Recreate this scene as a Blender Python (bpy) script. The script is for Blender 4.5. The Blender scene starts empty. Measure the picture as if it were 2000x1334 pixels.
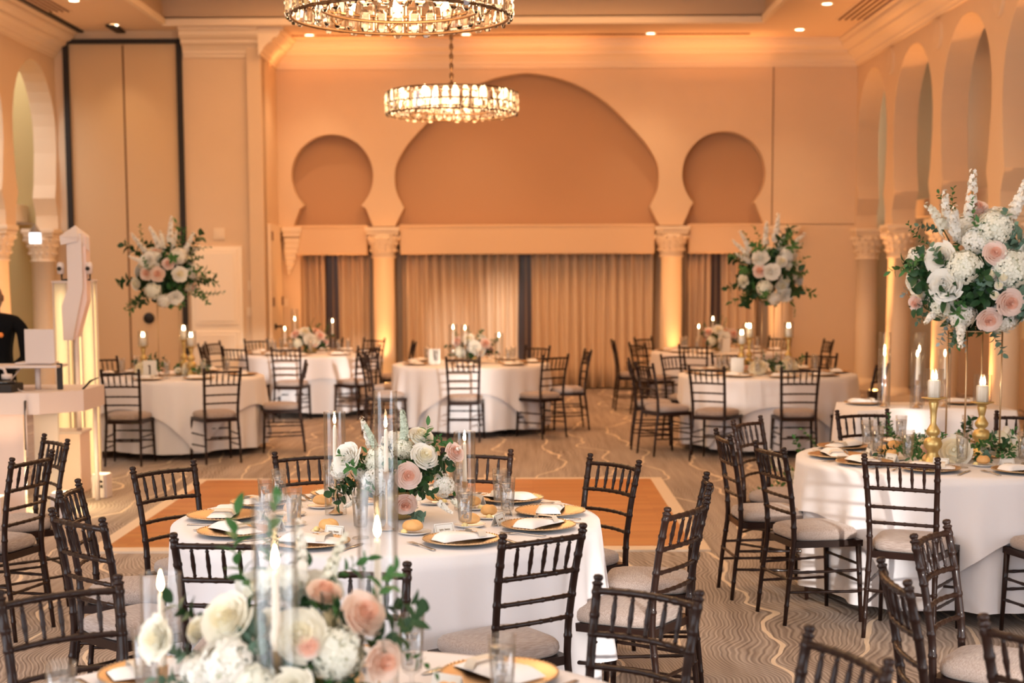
import bpy, bmesh, math, random
from mathutils import Vector, Matrix
from mathutils.geometry import tessellate_polygon
PI = math.pi
random.seed(7)
SC = bpy.context.scene
COL = SC.collection

# ---------------------------------------------------------------- camera
CAMH = 1.8
cd = bpy.data.cameras.new('camera'); cam = bpy.data.objects.new('camera', cd); COL.objects.link(cam)
cd.sensor_width = 36; cd.lens = 54; cd.shift_y = 0.082; cd.clip_end = 100
cam.matrix_world = (Matrix.Translation((0, 0, CAMH)) @ Matrix.Rotation(.005, 4, 'Z')
                    @ Matrix.Rotation(PI/2-math.atan(.1), 4, 'X') @ Matrix.Rotation(-.004, 4, 'Z'))
cd.dof.use_dof = True; cd.dof.focus_distance = 6.4; cd.dof.aperture_fstop = 2.8
SC.camera = cam
# ---------------------------------------------------------------- render look, world, sun
SC.view_settings.view_transform = 'Standard'; SC.view_settings.look = 'None'
SC.view_settings.gamma = 1; SC.view_settings.exposure = 0.42
cy = SC.cycles
cy.max_bounces = 9; cy.diffuse_bounces = 4; cy.glossy_bounces = 3; cy.transmission_bounces = 9
cy.transparent_max_bounces = 28; cy.sample_clamp_indirect = 3; cy.caustics_reflective = False; cy.caustics_refractive = False
cy.use_denoising = True
W = bpy.data.worlds.new('world'); SC.world = W; W.use_nodes = True
bg = W.node_tree.nodes['Background']; bg.inputs[0].default_value = (.84, .91, 1, 1); bg.inputs[1].default_value = 4.6

def light(name, kind, loc, energy, color, **k):
    d = bpy.data.lights.new(name, kind); d.energy = energy; d.color = color
    aim = k.pop('aim', None)
    for a, b in k.items(): setattr(d, a, b)
    o = bpy.data.objects.new(name, d); COL.objects.link(o); o.location = loc
    if aim is not None:
        o.rotation_euler = Vector(aim).to_track_quat('-Z', 'Y').to_euler()
    return o
SUNDIR = (-.25, .96, -.10)
light('sun', 'SUN', (8, -8, 6), 3.8, (1, .93, .85), aim=SUNDIR, angle=.03)
for (x, y, z, sx, sy, d) in ((-3.6, -4.05, 2.2, 3.6, 4.2, (0, 1, 0)), (3.95, -4.05, 1.8, 2.2, 3.2, (0, 1, 0)), (5.2, 1.7, 1.9, 5.6, 3.8, (-1, 0, 0)), (-6.9, 0.5, 2.2, 8.0, 4.2, (1, 0, 0))):
    p = light('window_portal', 'AREA', (x, y, z), 1, (1, 1, 1), aim=d, shape='RECTANGLE', size=sx, size_y=sy)
    p.data.cycles.is_portal = True
WARM = (1, .50, .21); AMBER = (1, .42, .14); SOFT = (1, .66, .38)
# large unseen fill lamps added in the tray, warm far and paler near
light('tray_fill', 'AREA', (-.8, 18.5, 5.6), 250, WARM, aim=(0, 0, -1), shape='RECTANGLE', size=6, size_y=5)
light('tray_fill', 'AREA', (-.8, 10, 5.6), 120, SOFT, aim=(0, 0, -1), shape='RECTANGLE', size=6, size_y=6)
light('tray_fill', 'AREA', (-.8, 3, 5.6), 110, (1, .90, .80), aim=(0, 0, -1), shape='RECTANGLE', size=6, size_y=5)
DOWN = [(-5.55, 19.6), (-5.55, 21.5), (-3.0, 22.5), (-.75, 22.5), (1.9, 22.5), (3.98, 22.2), (3.95, 20.1), (4.1, 15.4), (-6.1, 15.2), (4.1, 11.6), (-6.1, 11.2)]
for x, y in DOWN:
    light('downlight_beam', 'SPOT', (x, y, 5.17), 70, SOFT, aim=(0, 0, -1), spot_size=1.5, spot_blend=.9, shadow_soft_size=.08)

# ---------------------------------------------------------------- helpers
def srgb(r, g, b):
    f = lambda c: (c/255/12.92) if c/255 <= .04045 else ((c/255+.055)/1.055)**2.4
    return (f(r), f(g), f(b), 1)
MATS = {}
def mat(name, col, rough=.6, metal=0, bump=0, bscale=30, var=0, vscale=3, coat=0, sheen=0, trans=0, emit=None, estr=0, spec=.5, sss=0):
    if name in MATS: return MATS[name]
    m = bpy.data.materials.new(name); m.use_nodes = True; MATS[name] = m
    nt = m.node_tree; N = nt.nodes; L = nt.links; P = N['Principled BSDF']
    P.inputs['Base Color'].default_value = (*col[:3], 1); P.inputs['Roughness'].default_value = rough
    P.inputs['Metallic'].default_value = metal; P.inputs['Specular IOR Level'].default_value = spec
    if coat: P.inputs['Coat Weight'].default_value = coat; P.inputs['Coat Roughness'].default_value = .09
    if sheen: P.inputs['Sheen Weight'].default_value = sheen
    if sss:
        P.inputs['Subsurface Weight'].default_value = sss; P.inputs['Subsurface Scale'].default_value = .01
    if emit: P.inputs['Emission Color'].default_value = (*emit[:3], 1); P.inputs['Emission Strength'].default_value = estr
    tc = N.new('ShaderNodeTexCoord')
    if bump:
        n = N.new('ShaderNodeTexNoise'); n.inputs['Scale'].default_value = bscale; n.inputs['Detail'].default_value = 5
        b = N.new('ShaderNodeBump'); b.inputs['Strength'].default_value = bump; b.inputs['Distance'].default_value = .01
        L.new(tc.outputs['Object'], n.inputs['Vector']); L.new(n.outputs['Fac'], b.inputs['Height']); L.new(b.outputs['Normal'], P.inputs['Normal'])
    if var:
        n = N.new('ShaderNodeTexNoise'); n.inputs['Scale'].default_value = vscale; n.inputs['Detail'].default_value = 3
        r = N.new('ShaderNodeMix'); r.data_type = 'RGBA'
        r.inputs['A'].default_value = (*[c*(1-var) for c in col[:3]], 1); r.inputs['B'].default_value = (*[min(1, c*(1+var)) for c in col[:3]], 1)
        L.new(tc.outputs['Object'], n.inputs['Vector']); L.new(n.outputs['Fac'], r.inputs['Factor']); L.new(r.outputs['Result'], P.inputs['Base Color'])
    return m
def thin_glass(name, tint=(1, 1, 1), edge=.55, base=.05, rough=.02):
    m = bpy.data.materials.new(name); m.use_nodes = True; MATS[name] = m
    nt = m.node_tree; N = nt.nodes; L = nt.links
    for n in list(N):
        if n.type != 'OUTPUT_MATERIAL': N.remove(n)
    t = N.new('ShaderNodeBsdfTransparent'); t.inputs[0].default_value = (*tint, 1)
    g = N.new('ShaderNodeBsdfGlossy'); g.inputs['Roughness'].default_value = rough; g.inputs[0].default_value = (.6, .6, .6, 1)
    lw = N.new('ShaderNodeLayerWeight'); lw.inputs[0].default_value = .35
    mr = N.new('ShaderNodeMapRange'); mr.inputs['To Min'].default_value = base; mr.inputs['To Max'].default_value = edge
    mx = N.new('ShaderNodeMixShader')
    L.new(lw.outputs['Facing'], mr.inputs['Value']); L.new(mr.outputs[0], mx.inputs[0])
    L.new(t.outputs[0], mx.inputs[1]); L.new(g.outputs[0], mx.inputs[2]); L.new(mx.outputs[0], N['Material Output'].inputs[0])
    return m

class MB:
    """collects shapes into one bmesh"""
    def __init__(s): s.bm = bmesh.new(); s.mi = 0
    def f(s, vs, smooth=True):
        try:
            fc = s.bm.faces.new(vs); fc.smooth = smooth; fc.material_index = s.mi; return fc
        except ValueError: return None
    def box(s, c, d, rz=0, bev=0):
        M = Matrix.Translation(c) @ Matrix.Rotation(rz, 4, 'Z')
        v = [s.bm.verts.new(M @ Vector((x*d[0]/2, y*d[1]/2, z*d[2]/2))) for x in (-1, 1) for y in (-1, 1) for z in (-1, 1)]
        fs = [s.f([v[i] for i in q], False) for q in ((0, 1, 3, 2), (4, 6, 7, 5), (0, 4, 5, 1), (2, 3, 7, 6), (0, 2, 6, 4), (1, 5, 7, 3))]
        if bev:
            es = {e for q in fs for e in q.edges}
            bmesh.ops.bevel(s.bm, geom=list(es), offset=bev, segments=2, affect='EDGES', profile=.5)
        return s
    def lathe(s, prof, seg=20, M=None, ang=0):
        M = M or Matrix.Identity(4); rings = []
        for r, z in prof:
            if r < 1e-5: rings.append([s.bm.verts.new(M @ Vector((0, 0, z)))])
            else: rings.append([s.bm.verts.new(M @ Vector((r*math.cos(ang+2*PI*i/seg), r*math.sin(ang+2*PI*i/seg), z))) for i in range(seg)])
        for a, b in zip(rings, rings[1:]):
            for i in range(seg):
                j = (i+1) % seg
                if len(a) == 1 and len(b) == 1: continue
                if len(a) == 1: s.f([a[0], b[j], b[i]][::-1])
                elif len(b) == 1: s.f([a[i], a[j], b[0]])
                else: s.f([a[i], a[j], b[j], b[i]])
        return s
    def tube(s, pts, rad, seg=8, cap=True):
        pts = [Vector(p) for p in pts]
        if not hasattr(rad, '__len__'): rad = [rad]*len(pts)
        t0 = (pts[1]-pts[0]).normalized(); up = Vector((0, 0, 1)) if abs(t0.z) < .9 else Vector((1, 0, 0))
        nrm = t0.cross(up).normalized(); rings = []
        for i, p in enumerate(pts):
            t = (pts[min(i+1, len(pts)-1)]-pts[max(i-1, 0)]).normalized()
            nrm = (nrm-t*nrm.dot(t)).normalized(); b = t.cross(nrm)
            rings.append([s.bm.verts.new(p+(nrm*math.cos(2*PI*k/seg)+b*math.sin(2*PI*k/seg))*rad[i]) for k in range(seg)])
        for a, b in zip(rings, rings[1:]):
            for k in range(seg): s.f([a[k], a[(k+1) % seg], b[(k+1) % seg], b[k]])
        if cap: s.f(rings[0][::-1], False); s.f(rings[-1], False)
        return s
    def grid(s, fn, nu, nv, wrap=False):
        g = [[s.bm.verts.new(fn(u/(nu if wrap else nu-1), v/(nv-1))) for v in range(nv)] for u in range(nu)]
        for u in range(nu if wrap else nu-1):
            for v in range(nv-1):
                a = g[u]; b = g[(u+1) % nu]; s.f([a[v], b[v], b[v+1], a[v+1]])
        return g
    def prism(s, poly, a, b, axis='Y'):
        """closed polygon of 2-D points extruded from a to b"""
        P = {'Y': lambda p, t: (p[0], t, p[1]), 'X': lambda p, t: (t, p[0], p[1]), 'Z': lambda p, t: (p[0], p[1], t)}[axis]
        A = [s.bm.verts.new(P(p, a)) for p in poly]; B = [s.bm.verts.new(P(p, b)) for p in poly]
        n = len(poly)
        for t in tessellate_polygon([[Vector((p[0], p[1], 0)) for p in poly]]):
            s.f([A[i] for i in t], False); s.f([B[i] for i in t], False)
        for i in range(n): s.f([A[i], B[i], B[(i+1) % n], A[(i+1) % n]], False)
        return s
    def mesh(s, name, *mats, recalc=True):
        if recalc: bmesh.ops.recalc_face_normals(s.bm, faces=s.bm.faces)
        me = bpy.data.meshes.new(name); s.bm.to_mesh(me); s.bm.free()
        for m in mats: me.materials.append(m)
        return me
    def build(s, name, m, parent=None, loc=None, **k):
        return mk(name, s.mesh(name, *(m if isinstance(m, (list, tuple)) else (m,)), **k), parent, loc)
def mk(name, me, parent=None, loc=None, rot=None, sc=None):
    o = bpy.data.objects.new(name, me); COL.objects.link(o)
    if parent: o.parent = parent
    if loc is not None: o.location = loc
    if rot is not None: o.rotation_euler = rot
    if sc is not None: o.scale = (sc, sc, sc) if not hasattr(sc, '__len__') else sc
    return o
def tag(o, label, cat, group=None):
    o['label'] = label; o['category'] = cat
    if group: o['group'] = group
    return o
def thing(name, label, cat, loc=(0, 0, 0), rz=0, group=None):
    o = mk(name, None, None, loc, (0, 0, rz)); return tag(o, label, cat, group)
def struct(o): o['kind'] = 'structure'; return o
def copy_tree(o, parent=None):
    c = o.copy(); COL.objects.link(c)
    if parent: c.parent = parent
    for ch in o.children: copy_tree(ch, c)
    return c
class Proto:
    """the first placing uses the built thing itself, the next ones copy it with its parts"""
    def __init__(s, root): s.root = root; s.used = False
    def put(s, loc, rz=0, label=None, cat=None, group=None, sc=None):
        o = copy_tree(s.root) if s.used else s.root; s.used = True
        o.location = loc; o.rotation_euler = (0, 0, rz)
        if sc: o.scale = (sc, sc, sc)
        if label: tag(o, label, cat or o.get('category'), group)
        return o

# ---------------------------------------------------------------- materials
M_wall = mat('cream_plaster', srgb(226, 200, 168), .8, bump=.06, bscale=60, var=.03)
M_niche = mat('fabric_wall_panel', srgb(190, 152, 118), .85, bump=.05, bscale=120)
M_trim = mat('painted_trim', srgb(240, 220, 192), .5)
M_ceil = mat('ceiling_paint', srgb(232, 206, 176), .85, bump=.04, bscale=80)
M_tray = mat('tray_paint', srgb(206, 180, 150), .85)
M_black = mat('black_gasket', (.012, .008, .006), .6)
M_panel = mat('partition_fabric', srgb(214, 184, 146), .85, bump=.08, bscale=200)
M_seam = mat('partition_seam', srgb(120, 84, 52), .7)
M_curtain = mat('tan_curtain', srgb(232, 206, 174), .75, bump=.08, bscale=90, sheen=.2)
M_dark = mat('dark_window', srgb(70, 45, 30), .35)
M_grey = mat('grey_frame', srgb(140, 130, 120), .6)
M_val = mat('valance_fabric', srgb(226, 194, 158), .8, bump=.04, bscale=100)
M_chair = mat('dark_mahogany', (.019, .0075, .005), .45, coat=.26, spec=.15, bump=.03, bscale=40, var=.3, vscale=8)
M_seat = mat('taupe_woven', srgb(164, 148, 140), .95, sheen=.2)
def weave():
    N = M_seat.node_tree.nodes; L = M_seat.node_tree.links; P = N['Principled BSDF']; tc = N.new('ShaderNodeTexCoord')
    mp = N.new('ShaderNodeMapping'); mp.inputs['Scale'].default_value = (26, 300, 300); n = N.new('ShaderNodeTexNoise'); n.inputs['Scale'].default_value = 1; n.inputs['Detail'].default_value = 4
    L.new(tc.outputs['Object'], mp.inputs[0]); L.new(mp.outputs[0], n.inputs['Vector'])
    cr = N.new('ShaderNodeValToRGB'); cr.color_ramp.elements[0].position = .35; cr.color_ramp.elements[1].position = .65
    cr.color_ramp.elements[0].color = srgb(144, 127, 119); cr.color_ramp.elements[1].color = srgb(176, 161, 153)
    L.new(n.outputs['Fac'], cr.inputs[0]); L.new(cr.outputs[0], P.inputs['Base Color'])
    b = N.new('ShaderNodeBump'); b.inputs['Strength'].default_value = .6; b.inputs['Distance'].default_value = .003; L.new(n.outputs['Fac'], b.inputs['Height']); L.new(b.outputs[0], P.inputs['Normal'])
weave()
M_cloth = mat('white_linen', (.77, .74, .76), .75, bump=.25, bscale=7, sheen=.1)
M_gold = mat('brushed_gold', (.60, .42, .25), .42, metal=1, bump=.03, bscale=60)
M_goldp = mat('painted_gold', (.62, .44, .17), .38, metal=.75, bump=.05, bscale=40)
M_bronze = mat('bronze', (.20, .10, .045), .4, metal=.9)
M_silver = mat('polished_steel', (.62, .60, .58), .18, metal=1)
M_china = mat('white_china', (.84, .82, .79), .2)
M_nap = mat('napkin_linen', (.86, .83, .82), .8, bump=.1, bscale=90)
M_wax = mat('ivory_wax', (.88, .80, .68), .5, emit=(1, .62, .3), estr=.06)
M_flame = mat('flame', (1, .8, .4), .5, emit=(1, .72, .38), estr=34)
M_wick = mat('wick', (.02, .015, .01), .9)
M_bread = mat('bread_crust', srgb(228, 176, 112), .6, bump=.15, bscale=50, var=.22, vscale=22)
M_butter = mat('butter', srgb(245, 226, 160), .5)
M_card = mat('white_card', (.85, .82, .76), .7)
M_ink = mat('brown_ink', srgb(150, 120, 80), .7)
M_glass = thin_glass('clear_glass', (.99, .99, .99), .42, .03)
M_water = thin_glass('iced_water', (.95, .96, .97), .35, .10, .15)
M_ice = mat('ice', (.92, .93, .95), .12); M_ice.node_tree.nodes['Principled BSDF'].inputs['Transmission Weight'].default_value = .8
M_white = mat('white_lacquer', srgb(212, 198, 192), .5)
M_scrim = mat('scrim_fabric', srgb(245, 232, 210), .8)
M_wood = None
def node_mat(name):
    m = bpy.data.materials.new(name); m.use_nodes = True; return m, m.node_tree.nodes, m.node_tree.links, m.node_tree.nodes['Principled BSDF']
def math_n(N, L, op, a, b=None, c=None):
    n = N.new('ShaderNodeMath'); n.operation = op
    for i, x in enumerate((a, b, c)):
        if x is None: continue
        if isinstance(x, (int, float)): n.inputs[i].default_value = x
        else: L.new(x, n.inputs[i])
    return n.outputs[0]
def carpet():
    m, N, L, P = node_mat('agate_carpet')
    g = N.new('ShaderNodeNewGeometry'); sp = N.new('ShaderNodeSeparateXYZ'); L.new(g.outputs['Position'], sp.inputs[0])
    def nz(sx, sy, det, off=0.):
        mp = N.new('ShaderNodeMapping'); mp.inputs['Scale'].default_value = (sx, sy, 1); mp.inputs['Location'].default_value = (off, off, 0)
        L.new(g.outputs['Position'], mp.inputs[0]); n = N.new('ShaderNodeTexNoise'); n.inputs['Scale'].default_value = 1; n.inputs['Detail'].default_value = det
        L.new(mp.outputs[0], n.inputs['Vector']); return n.outputs['Fac']
    w1 = nz(.7, .8, 2); w2 = nz(1.3, 3.2, 2, 7.)
    u = math_n(N, L, 'ADD', sp.outputs[0], math_n(N, L, 'MULTIPLY', w1, .9)); u = math_n(N, L, 'ADD', u, math_n(N, L, 'MULTIPLY', w2, .065))
    s = math_n(N, L, 'SINE', math_n(N, L, 'MULTIPLY', u, 2*PI/.024)); s = math_n(N, L, 'MULTIPLY_ADD', s, .5, .5)
    s2 = math_n(N, L, 'SINE', math_n(N, L, 'MULTIPLY', u, 2*PI/.0147)); s2 = math_n(N, L, 'MULTIPLY_ADD', s2, .5, .5)
    str_ = nz(22, .9, 3, 9.)
    fine = math_n(N, L, 'ADD', math_n(N, L, 'MULTIPLY_ADD', s2, .25, math_n(N, L, 'MULTIPLY', s, .50)), math_n(N, L, 'MULTIPLY_ADD', str_, .9, -.32))
    band = nz(3.0, .35, 2, 3.)
    fac = math_n(N, L, 'MULTIPLY_ADD', fine, .55, math_n(N, L, 'MULTIPLY', band, .55))
    cr = N.new('ShaderNodeValToRGB'); L.new(fac, cr.inputs[0])
    cr.color_ramp.elements[0].position = .15; cr.color_ramp.elements[0].color = srgb(98, 84, 78)
    cr.color_ramp.elements[1].position = .85; cr.color_ramp.elements[1].color = srgb(186, 172, 162)
    v = math_n(N, L, 'FRACT', math_n(N, L, 'MULTIPLY', math_n(N, L, 'ADD', u, math_n(N, L, 'MULTIPLY', nz(.25, .5, 1, 11.), .8)), 1/.47))
    d = math_n(N, L, 'ABSOLUTE', math_n(N, L, 'SUBTRACT', v, .5))
    vein = math_n(N, L, 'LESS_THAN', d, math_n(N, L, 'MULTIPLY', nz(2.5, .8, 2, 5.), .046))
    mx = N.new('ShaderNodeMix'); mx.data_type = 'RGBA'; L.new(math_n(N, L, 'MULTIPLY', vein, .85), mx.inputs['Factor'])
    L.new(cr.outputs[0], mx.inputs['A']); mx.inputs['B'].default_value = srgb(226, 206, 184); L.new(mx.outputs['Result'], P.inputs['Base Color'])
    P.inputs['Roughness'].default_value = .95; P.inputs['Specular IOR Level'].default_value = .1
    b = N.new('ShaderNodeBump'); b.inputs['Strength'].default_value = .3; b.inputs['Distance'].default_value = .004
    L.new(fine, b.inputs['Height']); L.new(b.outputs[0], P.inputs['Normal'])
    return m
def parquet():
    m, N, L, P = node_mat('oak_dance_floor')
    tc = N.new('ShaderNodeTexCoord'); br = N.new('ShaderNodeTexBrick')
    mp = N.new('ShaderNodeMapping'); mp.inputs['Scale'].default_value = (1, 1, 1); L.new(tc.outputs['Object'], mp.inputs[0]); L.new(mp.outputs[0], br.inputs['Vector'])
    br.inputs['Scale'].default_value = 1; br.inputs['Brick Width'].default_value = .9; br.inputs['Row Height'].default_value = .075; br.inputs['Mortar Size'].default_value = .0012
    br.inputs['Color1'].default_value = srgb(206, 140, 78); br.inputs['Color2'].default_value = srgb(188, 120, 62); br.inputs['Mortar'].default_value = srgb(150, 92, 46)
    n = N.new('ShaderNodeTexNoise'); mp2 = N.new('ShaderNodeMapping'); mp2.inputs['Scale'].default_value = (1.2, 30, 1)
    L.new(tc.outputs['Object'], mp2.inputs[0]); L.new(mp2.outputs[0], n.inputs['Vector']); n.inputs['Scale'].default_value = 2
    mx = N.new('ShaderNodeMix'); mx.data_type = 'RGBA'; mx.blend_type = 'MULTIPLY'; mx.inputs['Factor'].default_value = .35
    L.new(br.outputs['Color'], mx.inputs['A']); L.new(n.outputs['Color'], mx.inputs['B']); L.new(mx.outputs['Result'], P.inputs['Base Color'])
    P.inputs['Roughness'].default_value = .42
    return m
M_carpet = carpet(); M_wood = parquet()

# ================================================================= STRUCTURE
XL, XR, YB, YL, ZC = -6.55, 5.05, 23.3, 22.05, 5.2     # left wall, right wall, rear wall, left rear wall, soffit
NX = -3.62                                              # corner between the left rear wall and the rear bay
struct(MB().box((-.2, 9.5, -.05), (16, 29, .1)).build('floor', M_carpet))
# dance floor with pale edge strip
df = thing('dance_floor', 'orange oak parquet dance floor laid on the carpet behind the front centre table', 'dance floor', (-.79, 11.55, 0))
MB().box((0, 0, .008), (3.84, 3.26, .016)).build('parquet', M_wood, df)
eb = MB()
for (c, d) in (((0, -1.70, .007), (4.04, .14, .014)), ((0, 1.68, .007), (4.04, .1, .014)), ((-1.97, 0, .007), (.1, 3.26, .014)), ((1.97, 0, .007), (.1, 3.26, .014))): eb.box(c, d)
eb.build('edge_strip', mat('strip_beige', srgb(214, 196, 176), .6), df)
# ceiling: soffit ring, tray sides, tray top
TX0, TX1, TY0, TY1, ZT = -4.92, 3.40, -3.0, 21.65, 5.85
cb = MB()
cb.box(((XL-.5+TX0)/2, 9.5, ZC+.06), (TX0-XL+.5, 29, .12)); cb.box(((XR+1.9+TX1)/2, 9.5, ZC+.06), (XR+1.9-TX1, 29, .12))
cb.box(((TX0+TX1)/2, (TY1+24)/2, ZC+.06), (TX1-TX0, 24-TY1, .12)); cb.box(((TX0+TX1)/2, -4, ZC+.06), (TX1-TX0, 2, .12))
struct(cb.build('ceiling', M_ceil))
tb = MB()
tb.box(((TX0+TX1)/2, (TY0+TY1)/2, ZT+.05), (TX1-TX0+.2, TY1-TY0+.2, .1))
for (c, d) in ((((TX0+TX1)/2, TY1+.05, (ZC+ZT)/2+.02), (TX1-TX0+.2, .1, ZT-ZC-.04)), (((TX0+TX1)/2, TY0-.05, (ZC+ZT)/2+.02), (TX1-TX0+.2, .1, ZT-ZC-.04)),
               ((TX0-.05, (TY0+TY1)/2, (ZC+ZT)/2+.02), (.1, TY1-TY0, ZT-ZC-.04)), ((TX1+.05, (TY0+TY1)/2, (ZC+ZT)/2+.02), (.1, TY1-TY0, ZT-ZC-.04))): tb.box(c, d)
for i in range(1, 4): tb.box(((TX0+TX1)/2, TY1-i*5.6, ZT-.04), (TX1-TX0, .3, .1))
struct(tb.build('ceiling_tray', M_tray))
lb = MB()
for (c, d) in ((((TX0+TX1)/2, TY1-.03, ZC+.045), (TX1-TX0, .07, .10)), ((TX0+.03, 9, ZC+.045), (.07, 25, .10)), ((TX1-.03, 9, ZC+.045), (.07, 25, .10))): lb.box(c, d, bev=.012)
struct(lb.build('trim_1', M_trim))

CROWN = [(0, 0), (.03, 0), (.035, .04), (.06, .05), (.07, .09), (.13, .15), (.19, .18), (.20, .22), (.26, .245), (.30, .28), (.31, .33), (.36, .335), (.36, .38), (0, .38)]
def crown(name, p0, p1, inward, h=1.):
    """moulding swept from p0 to p1, projecting along `inward`, top at the soffit"""
    b = MB(); z0 = ZC-.38*h
    A = [b.bm.verts.new((p0[0]+inward[0]*a, p0[1]+inward[1]*a, z0+c*h)) for a, c in CROWN]
    B = [b.bm.verts.new((p1[0]+inward[0]*a, p1[1]+inward[1]*a, z0+c*h)) for a, c in CROWN]
    n = len(A)
    for i in range(n): b.f([A[i], B[i], B[(i+1) % n], A[(i+1) % n]], False)
    b.f(A, False); b.f(B, False)
    return struct(b.build(name, M_trim))
crown('trim_2', (NX, YB), (XR, YB), (0, -1)); crown('trim_3', (XR, YB), (XR, 4.5), (-1, 0))
crown('trim_4', (-4.72, YL), (NX+.0, YL), (0, -1)); crown('trim_5', (NX, YL-.3), (NX, YB), (1, 0)); crown('trim_6', (XL, YL), (XL, 4.5), (1, 0))

# arch outlines -----------------------------------------------------------
def horseshoe(cx, r, cz, zneck, wneck, zb, wb, n=40):
    """left-to-right list of points from the lower left flare over the circle to the lower right"""
    pts = [(cx-wb, zb), (cx-wneck, zneck)]
    a0 = math.asin((cz-zneck)/r) if cz-zneck < r else PI/2
    for i in range(1, n): 
        a = PI+a0-(PI+2*a0)*i/n
        pts.append((cx+r*math.cos(a), cz+r*math.sin(a)))
    return pts+[(cx+wneck, zneck), (cx+wb, zb)]
def ogee(cx, half, cz, ztop, zneck, wneck, zb, wb, n=26):
    side = []
    # from neck, out to the widest point, over to a softly pointed apex
    ctrl = [(wneck, zneck), (half*.985, zneck+.22), (half, cz), (half*.985, cz+.24), (half*.91, cz+.50), (half*.845, cz+.65), (half*.74, cz+.87), (half*.63, cz+1.08), (half*.50, cz+1.27), (half*.35, cz+1.42), (half*.2, cz+1.515), (half*.07, ztop-.012), (0, ztop)]
    def cr(p0, p1, p2, p3, t): return tuple(.5*((2*p1[k])+(-p0[k]+p2[k])*t+(2*p0[k]-5*p1[k]+4*p2[k]-p3[k])*t*t+(-p0[k]+3*p1[k]-3*p2[k]+p3[k])*t**3) for k in (0, 1))
    c = [ctrl[0]]+ctrl+[ctrl[-1]]
    for i in range(len(ctrl)-1):
        for t in (0, .34, .67): side.append(cr(c[i], c[i+1], c[i+2], c[i+3], t))
    side.append(ctrl[-1])
    L_ = [(cx-x, z) for x, z in side]; R_ = [(cx+x, z) for x, z in side[:-1]][::-1]
    return [(cx-wb, zb)]+L_+R_+[(cx+wb, zb)]
ZS = 2.49
ARL = horseshoe(-2.80, .615, 3.245, 2.755, .50, ZS, .60)
ARR = horseshoe(3.075, .625, 3.255, 2.775, .49, ZS, .61)
ARC = ogee(.12, 1.985, 3.18, 4.75, 2.765, 1.85, ZS, 1.99)
poly = [(NX-.02, ZS)]+ARL+ARC+ARR+[(XR+.1, ZS), (XR+.1, ZC+.05), (NX-.02, ZC+.05)]
struct(MB().prism(poly, YB, YB+.24).build('wall_back', M_wall))
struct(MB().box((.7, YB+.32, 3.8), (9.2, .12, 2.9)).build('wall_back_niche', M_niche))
rb = MB()   # wall beside and behind the curtains
rb.box((.7, YB+.62, 1.25), (9.2, .1, 2.5)); rb.box((-3.46, YB+.12, 1.25), (.32, .3, 2.5)); rb.box((4.45, YB+.12, 1.25), (1.3, .24, 2.5)); rb.box((.7, YB+.45, 2.42), (9.2, .45, .12))
struct(rb.build('wall_back_lower', M_wall))
struct(MB().box((3.80, YB-.004, 3.4), (.012, .01, 3.0)).build('trim_7', M_seam))
# left rear wall with folding partition, return wall
struct(MB().box(((-4.75+NX)/2, YL+.1, ZC/2), (NX+4.75, .2, ZC)).box((-6.6, YL+.1, ZC/2), (.36, .2, ZC)).box((-5.6, YL+.1, 5.14), (2.0, .2, .14)).build('wall_left_rear', M_wall))
struct(MB().box((NX-.1, (YL+YB)/2+.1, ZC/2), (.2, YB-YL+.4, ZC)).build('wall_return', M_wall))
pt = thing('folding_partition', 'tall beige two-panel folding partition outlined in black beside the white door', 'partition', (-5.58, YL, 0))
for s in (-1, 1): MB().box((s*.385, .05, 2.52), (.765, .08, 5.0), bev=.004).build('panel', M_panel, pt)
MB().box((0, .03, 2.5), (.025, .05, 5.0)).build('seam_strip', M_seam, pt)
MB().box((-.80, .0, 2.52), (.075, .1, 5.04)).box((.80, .0, 2.52), (.075, .1, 5.04)).box((0, 0, 5.05), (1.65, .1, .06)).box((.0, -.35, 5.17), (.12, .6, .03)).build('gasket_frame', M_black, pt)
MB().lathe([(0, 0), (.075, 0), (.08, .01), (.075, .02), (0, .02)], 24, Matrix.Translation((.27, -.012, 1.16)) @ Matrix.Rotation(-PI/2, 4, 'X')).build('round_port', M_black, pt)
# panelled door on the left rear wall
M_door = mat('door_cream', srgb(252, 238, 216), .45)
dr = struct(thing('door_1', 'cream panelled service door', 'door', (-4.32, YL-.01, 0)))
del dr['label'], dr['category']
MB().box((0, -.01, 1.09), (.74, .05, 2.18), bev=.006).build('door_frame', M_door, dr)
MB().box((0, -.04, 1.60), (.62, .03, 1.08), bev=.01).box((0, -.055, 1.60), (.52, .02, .98), bev=.008).build('door_panel', M_door, dr)
MB().box((0, -.04, .50), (.62, .03, .95), bev=.01).box((0, -.055, .50), (.52, .02, .85), bev=.008).build('door_panel', M_door, dr)
# side door on the return wall
dr2 = struct(mk('door_2', None, None, (NX+.01, (YL+YB)/2+.05, 0)))
MB().box((.02, 0, 1.25), (.05, 1.06, 2.5), bev=.006).build('door_leaf', M_trim, dr2)
for z in (2.33, 1.38, .55):
    MB().box((.05, .42, z), (.03, .04, .13)).box((.05, -.42, z), (.03, .04, .13)).build('hinge', M_bronze, dr2)
MB().tube([(.05, -.30, 1.02), (.12, -.30, 1.02), (.13, -.16, 1.02)], .016).lathe([(0, 0), (.045, 0), (.045, .015), (0, .015)], 16, Matrix.Translation((.05, -.30, 1.02)) @ Matrix.Rotation(PI/2, 4, 'Y')).build('door_handle', M_black, dr2)
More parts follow.
